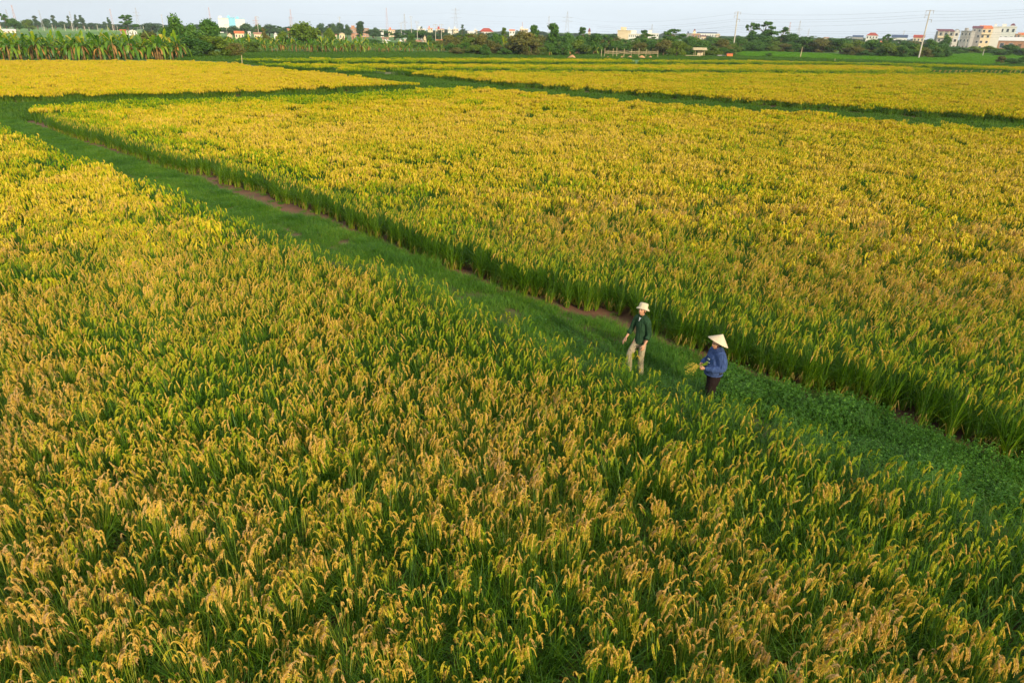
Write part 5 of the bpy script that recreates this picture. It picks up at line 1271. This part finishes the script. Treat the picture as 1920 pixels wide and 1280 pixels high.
fuse([body]+hm+hands, .0075, SKIN, 'body', root, 2); face_parts(Rm, 1.04, root)
def loosen(ch, k): return ch
shirt = skin_mesh([[(0, 0, .865, .158, .19), (0, 0, .95, .155, .178), (0, 0, 1.12, .138, .168), (.01, 0, 1.28, .145, .182), (0, 0, 1.41, .118, .155), (.0, 0, 1.485, .068, .072)],
                   [(0, 0, 1.41, .118, .155), (.0, .195, 1.415, .088, .088), ((shL[0]+elL[0])/2, .245, 1.28, .078, .078), (*elL, .072), (elL[0]+.05, .27, 1.055, .066)],
                   [(0, 0, 1.41, .118, .155), (.02, -.195, 1.415, .088, .088), ((shR[0]+elR[0])/2, -.265, 1.29, .078, .078), (*elR, .072), (elR[0]+.06, -.312, 1.08, .064)]], flat=True)
slim(shirt); fuse([shirt], .011, GREEN, 'shirt', root, 3)
sh = bpy.data.objects
g = Geo(); g.tube([(.075, .0, 1.50), (.055, .062, 1.515), (-.03, .075, 1.53), (-.07, 0, 1.54), (-.03, -.075, 1.53), (.055, -.062, 1.515), (.075, 0, 1.50)], [.017]*7, 8); g.smooth = True; g.build('collar', GREEN, root)
g = Geo(); g.add([(.088, .028, 1.50), (.088, -.028, 1.50), (.128, 0, 1.415), (.085, .028, 1.50), (.085, -.028, 1.50), (.125, 0, 1.415)], [(0, 1, 2), (5, 4, 3), (0, 2, 5, 3), (2, 1, 4, 5), (1, 0, 3, 4)]); g.build('undershirt', TEE, root)
for (a, b, c) in (((elL[0]+.045, .27, 1.075), (elL[0]+.065, .27, 1.035), 1), ((elR[0]+.05, -.31, 1.09), (elR[0]+.08, -.316, 1.055), 1)):
    a = (a[0]*SX, a[1]*SY, a[2]); b = (b[0]*SX, b[1]*SY, b[2]); g = Geo(); g.tube([a, b], [.062, .057], 14); g.smooth = True; g.build('cuff', GREEN, root)
for z in (1.36, 1.26, 1.16, 1.06, .96): m_ = ellipsoid((.132-.01*abs(z-1.25)*4, 0, z), (.004, .007, .007), 8, 6); m_.materials.append(BLK); o = bpy.data.objects.new('button', m_); COL.objects.link(o); o.parent = root
pants = skin_mesh([[(0, 0, 1.0, .135, .16), (0, 0, .90, .14, .165)], [(0, 0, .90, .14, .165), (.0, .095, .82, .105, .105), (kneL[0], .11, kneL[2], .088), (-.02, .115, .13, .082)],
                   [(0, 0, .90, .14, .165), (.09, -.10, .80, .108, .108), (kneR[0], -.11, kneR[2], .092), (ankR[0]+.0, -.115, ankR[2]+.06, .080)]])
slim(pants); fuse([pants], .011, KHAKI, 'trousers', root, 3)
shoe((ankL[0]*SX-.03, ankL[1]*SY, .0), 0, root); shoe((ankR[0]*SX-.03, ankR[1]*SY, .09), 0, root)
Hm = Rm @ Matrix.Translation((-.018, 0, .050)) @ Matrix.Rotation(-.16, 4, 'Y')
lathe([(.002, .113), (.05, .112), (.086, .104), (.096, .09), (.101, .02), (.104, .012), (.120, -.004), (.138, -.018), (.150, -.028), (.148, -.033), (.134, -.022), (.104, .004)], HATM, 'bucket_hat', root, Hm, 44, lambda a, j: .02*math.sin(3*a+j))
hr = ellipsoid((-.012, 0, .012), (.096, .084, .112), 24, 16); hr.transform(Rm)
bm = bmesh.new(); bm.from_mesh(hr); Ri = Rm.inverted()
bmesh.ops.delete(bm, geom=[v for v in bm.verts if (Ri @ v.co).x > .045 and (Ri @ v.co).z < .050 or (Ri @ v.co).z < -.055], context='VERTS'); bm.to_mesh(hr); bm.free()
hr.materials.append(HAIR); o = bpy.data.objects.new('hair', hr); COL.objects.link(o); o.parent = root

root.scale = (.955,)*3
# --- the woman: standing in profile, conical hat, blue sweater, dark trousers, holding rice ears
PW = at(1330, 756, .12); rootw = empty('person', PW, math.atan2(-.14, -.99), 'person in conical hat, blue sweater and black trousers holding cut rice ears', 'person')
shL, shR = (-.02, .19, 1.28), (-.02, -.19, 1.28)
elL, wrL = (.0, .27, 1.02), (.31, .15, .985)
elR, wrR = (.04, -.27, 1.02), (.31, -.05, 1.00)
trunk = [(0, 0, .86, .14, .16), (.02, 0, 1.0, .15, .16), (0, 0, 1.16, .135, .16), (-.01, 0, 1.27, .11, .14), (0, 0, 1.35, .055, .055), (.02, 0, 1.41, .052, .052), (.03, 0, 1.45, .06, .06)]
body = skin_mesh([trunk, [trunk[3], (*shL, .07), (*elL, .05), (*wrL, .028)], [trunk[3], (*shR, .07), (*elR, .05), (*wrR, .028)],
                  [trunk[0], (.02, .10, .80, .10), (.09, .11, .44, .062), (.03, .11, .08, .04), (.13, .11, .035, .032)], [trunk[0], (-.02, -.10, .80, .10), (-.02, -.11, .44, .062), (-.08, -.11, .08, .04), (.02, -.11, .035, .032)]])
hm, Rm = head_mesh((.045, 0, 1.50), .15, -.06, 1.04)
hands = hand_chains(wrL, (Vector(wrL)-Vector(elL)), (0, -1, .1), (.2, 0, 1), .95, 1.0, True)+hand_chains(wrR, (Vector(wrR)-Vector(elR)), (.3, 1, 0), (0, 0, 1), .95, .9, True)
fuse([body]+hm+hands, .0075, SKIN, 'body', rootw, 2); face_parts(Rm, 1.04, rootw)
sw = skin_mesh([[(.02, 0, .80, .185, .20), (.035, 0, .90, .215, .225), (.03, 0, 1.04, .215, .225), (0, 0, 1.18, .185, .205), (-.02, 0, 1.27, .145, .175), (0, 0, 1.345, .080, .085)],
                [(-.02, 0, 1.27, .145, .175), (-.02, .18, 1.255, .115, .115), (-.04, .255, 1.12, .105, .105), (-.01, .275, 1.02, .098, .098), (.15, .23, .99, .076, .076), (.27, .17, .985, .052, .052)],
                [(-.02, 0, 1.27, .145, .175), (-.02, -.18, 1.255, .115, .115), (-.01, -.255, 1.12, .105, .105), (.03, -.265, 1.02, .095, .095), (.19, -.17, 1.0, .072, .072), (.27, -.09, 1.0, .050, .050)]], flat=True)
swo = fuse([sw], .012, BLUE, 'sweater', rootw, 4)
g = Geo(); g.tube([(.02+.19*math.cos(a), .205*math.sin(a), .795) for a in np.linspace(0, 2*math.pi, 25)], .022, 8, cap=False); g.smooth = True; g.build('hem_band', BLUE, rootw)
def patch(name, mat, pts, off, parent, thick=.004):
    """a print laid on the sweater: its corners pushed onto the cloth"""
    me = swo.data; from mathutils.bvhtree import BVHTree
    bm_ = bmesh.new(); bm_.from_mesh(me); tree_ = BVHTree.FromBMesh(bm_); V = []
    nu, nv = 10, 8; (a0, z0), (a1, z1) = pts; k = []
    for j in range(nv+1):
        for i in range(nu+1):
            a = a0+(a1-a0)*i/nu; z = z0+(z1-z0)*j/nv; o_ = Vector((.02, 0, z)); d_ = Vector((math.cos(a), math.sin(a), 0))
            h_ = tree_.ray_cast(o_+d_*.6, -d_); p_ = h_[0]+d_*off if h_[0] else o_+d_*.22; V.append(tuple(p_))
    g_ = Geo(); g_.add(V, [(j*(nu+1)+i, j*(nu+1)+i+1, (j+1)*(nu+1)+i+1, (j+1)*(nu+1)+i) for j in range(nv) for i in range(nu)]); g_.smooth = True; bm_.free()
    return g_.build(name, mat, parent)
pn = patch('chest_panel', NAVY, ((-.95, 1.07), (.95, 1.20)), .005, rootw)
patch('chest_print', PALE, ((.10, 1.155), (.50, 1.185)), .009, pn); patch('chest_print', PALE, ((.15, 1.095), (.62, 1.112)), .009, pn)
# round black fan at the back hem, on the side towards the camera
fa = 1.95; from mathutils.bvhtree import BVHTree
bm = bmesh.new(); bm.from_mesh(swo.data); h_ = BVHTree.FromBMesh(bm).ray_cast(Vector((-.06, .9, .88)), Vector((0, -1, 0)))[0] or Vector((-.06, .21, .88)); bm.free()
Mf = Matrix.Translation(h_+Vector((0, .004, 0))) @ Matrix.Rotation(-math.pi/2, 4, 'X')
fn_ = lathe([(.001, .018), (.03, .018), (.042, .013), (.048, .0), (.048, -.02)], BLK, 'round_vent', rootw, Mf, 24)
for (x, z) in ((.008, 0), (-.024, .004)):
    m_ = ellipsoid((x, 0, .019), (.010 if x > 0 else .005, .008, .003), 10, 6); m_.transform(Mf); m_.materials.append(PALE); o = bpy.data.objects.new('cap_dot', m_); COL.objects.link(o); o.parent = fn_  # pale dots on the vent cap
pants = skin_mesh([[(0, 0, .90, .15, .17), (0, 0, .82, .16, .185)], [(0, 0, .82, .16, .185), (.03, .10, .70, .14), (.09, .11, .44, .11), (.04, .11, .10, .09)],
                   [(0, 0, .82, .16, .185), (-.03, -.10, .70, .14), (-.03, -.11, .44, .11), (-.08, -.11, .10, .09)]])
fuse([pants], .012, BLACK, 'trousers', rootw, 3)
shoe((0, .11, 0), 0, rootw); shoe((-.11, -.11, 0), 0, rootw)
hr = ellipsoid((-.018, 0, .010), (.096, .086, .112), 24, 16); hr.transform(Rm)
bm = bmesh.new(); bm.from_mesh(hr); Ri = Rm.inverted()
bmesh.ops.delete(bm, geom=[v for v in bm.verts if (Ri @ v.co).x > .030 and (Ri @ v.co).z < .060], context='VERTS'); bm.to_mesh(hr); bm.free()
hr.materials.append(HAIR); o = bpy.data.objects.new('hair', hr); COL.objects.link(o); o.parent = rootw
Hm = Rm @ Matrix.Translation((-.035, 0, .070)) @ Matrix.Rotation(-.42, 4, 'Y')
lathe([(.001, .175), (.012, .168), (.075, .117), (.15, .055), (.243, -.024), (.247, -.030), (.242, -.032), (.15, .045), (.02, .150)], STRAWH, 'conical_hat', rootw, Hm, 48)
for sy in (-1, 1):
    g = Geo(); g.tube([Rm @ Vector(p_) for p_ in [(-.01, sy*.085, .05), (.005, sy*.084, -.03), (.03, sy*.062, -.10), (.045, 0, -.122)]], .006, 6); g.build('chin_ribbon', PURPLE, rootw)
rootw.scale = (.895,)*3
# the bunch of rice in the hands
bz = Vector((.42, .08, 1.02))*.89; g = Geo(); rr = np.random.default_rng(5)
for i in range(26):
    e = Vector((rr.uniform(.10, .26), rr.uniform(-.07, .12), rr.uniform(-.13, .07))); P = [Vector((-.16+rr.uniform(-.03, .03), rr.uniform(-.02, .02), .05+rr.uniform(-.03, .05))), Vector((0, 0, 0))+Vector(rr.normal(0, .008, 3)), e*.6+Vector((0, 0, .02)), e+Vector((.02, 0, -.03))]
    g.tube(P, [.0018, .002, .0018, .001], 4, 0, .95)
    for k in range(16):
        t = k/16; c = np.array(P[2].lerp(P[3], t) if k % 2 else P[1].lerp(P[2], .5+.5*t))+rr.normal(0, .008, 3); ax = np.array([.7, 0, -.5])+rr.normal(0, .3, 3); ax /= np.linalg.norm(ax); sd = np.cross(ax, rr.normal(0, 1, 3)); sd /= np.linalg.norm(sd)
        g.quads([[c-ax*.010, c+sd*.004, c+ax*.010, c-sd*.004]], 1, rr.uniform(.75, 1.0))
Mw = Matrix.Translation(PW) @ Matrix.Rotation(math.atan2(-.14, -.99), 4, 'Z')
o = g.build('rice_bunch', [M['blade'], M['panicle']]); o.matrix_world = Mw @ Matrix.Translation(bz) @ Matrix.Scale(1.2, 4)
tag(o, 'bunch of cut golden rice ears held by the person in the conical hat', 'rice bunch')

# ------------------------------------------------------------------ the air between here and the town
g = Geo(); g.box(-2300, 2300, -60, 2600, -1.0, 75); hm_, n, l = new_mat('hazy air'); out = n.new('ShaderNodeOutputMaterial'); pv = n.new('ShaderNodeVolumePrincipled')
pv.inputs['Color'].default_value = (.86, .90, 1, 1); pv.inputs['Density'].default_value = .00012; pv.inputs['Anisotropy'].default_value = .2
l.new(pv.outputs[0], out.inputs['Volume']); tag(g.build('haze', hm_), kind='stuff')
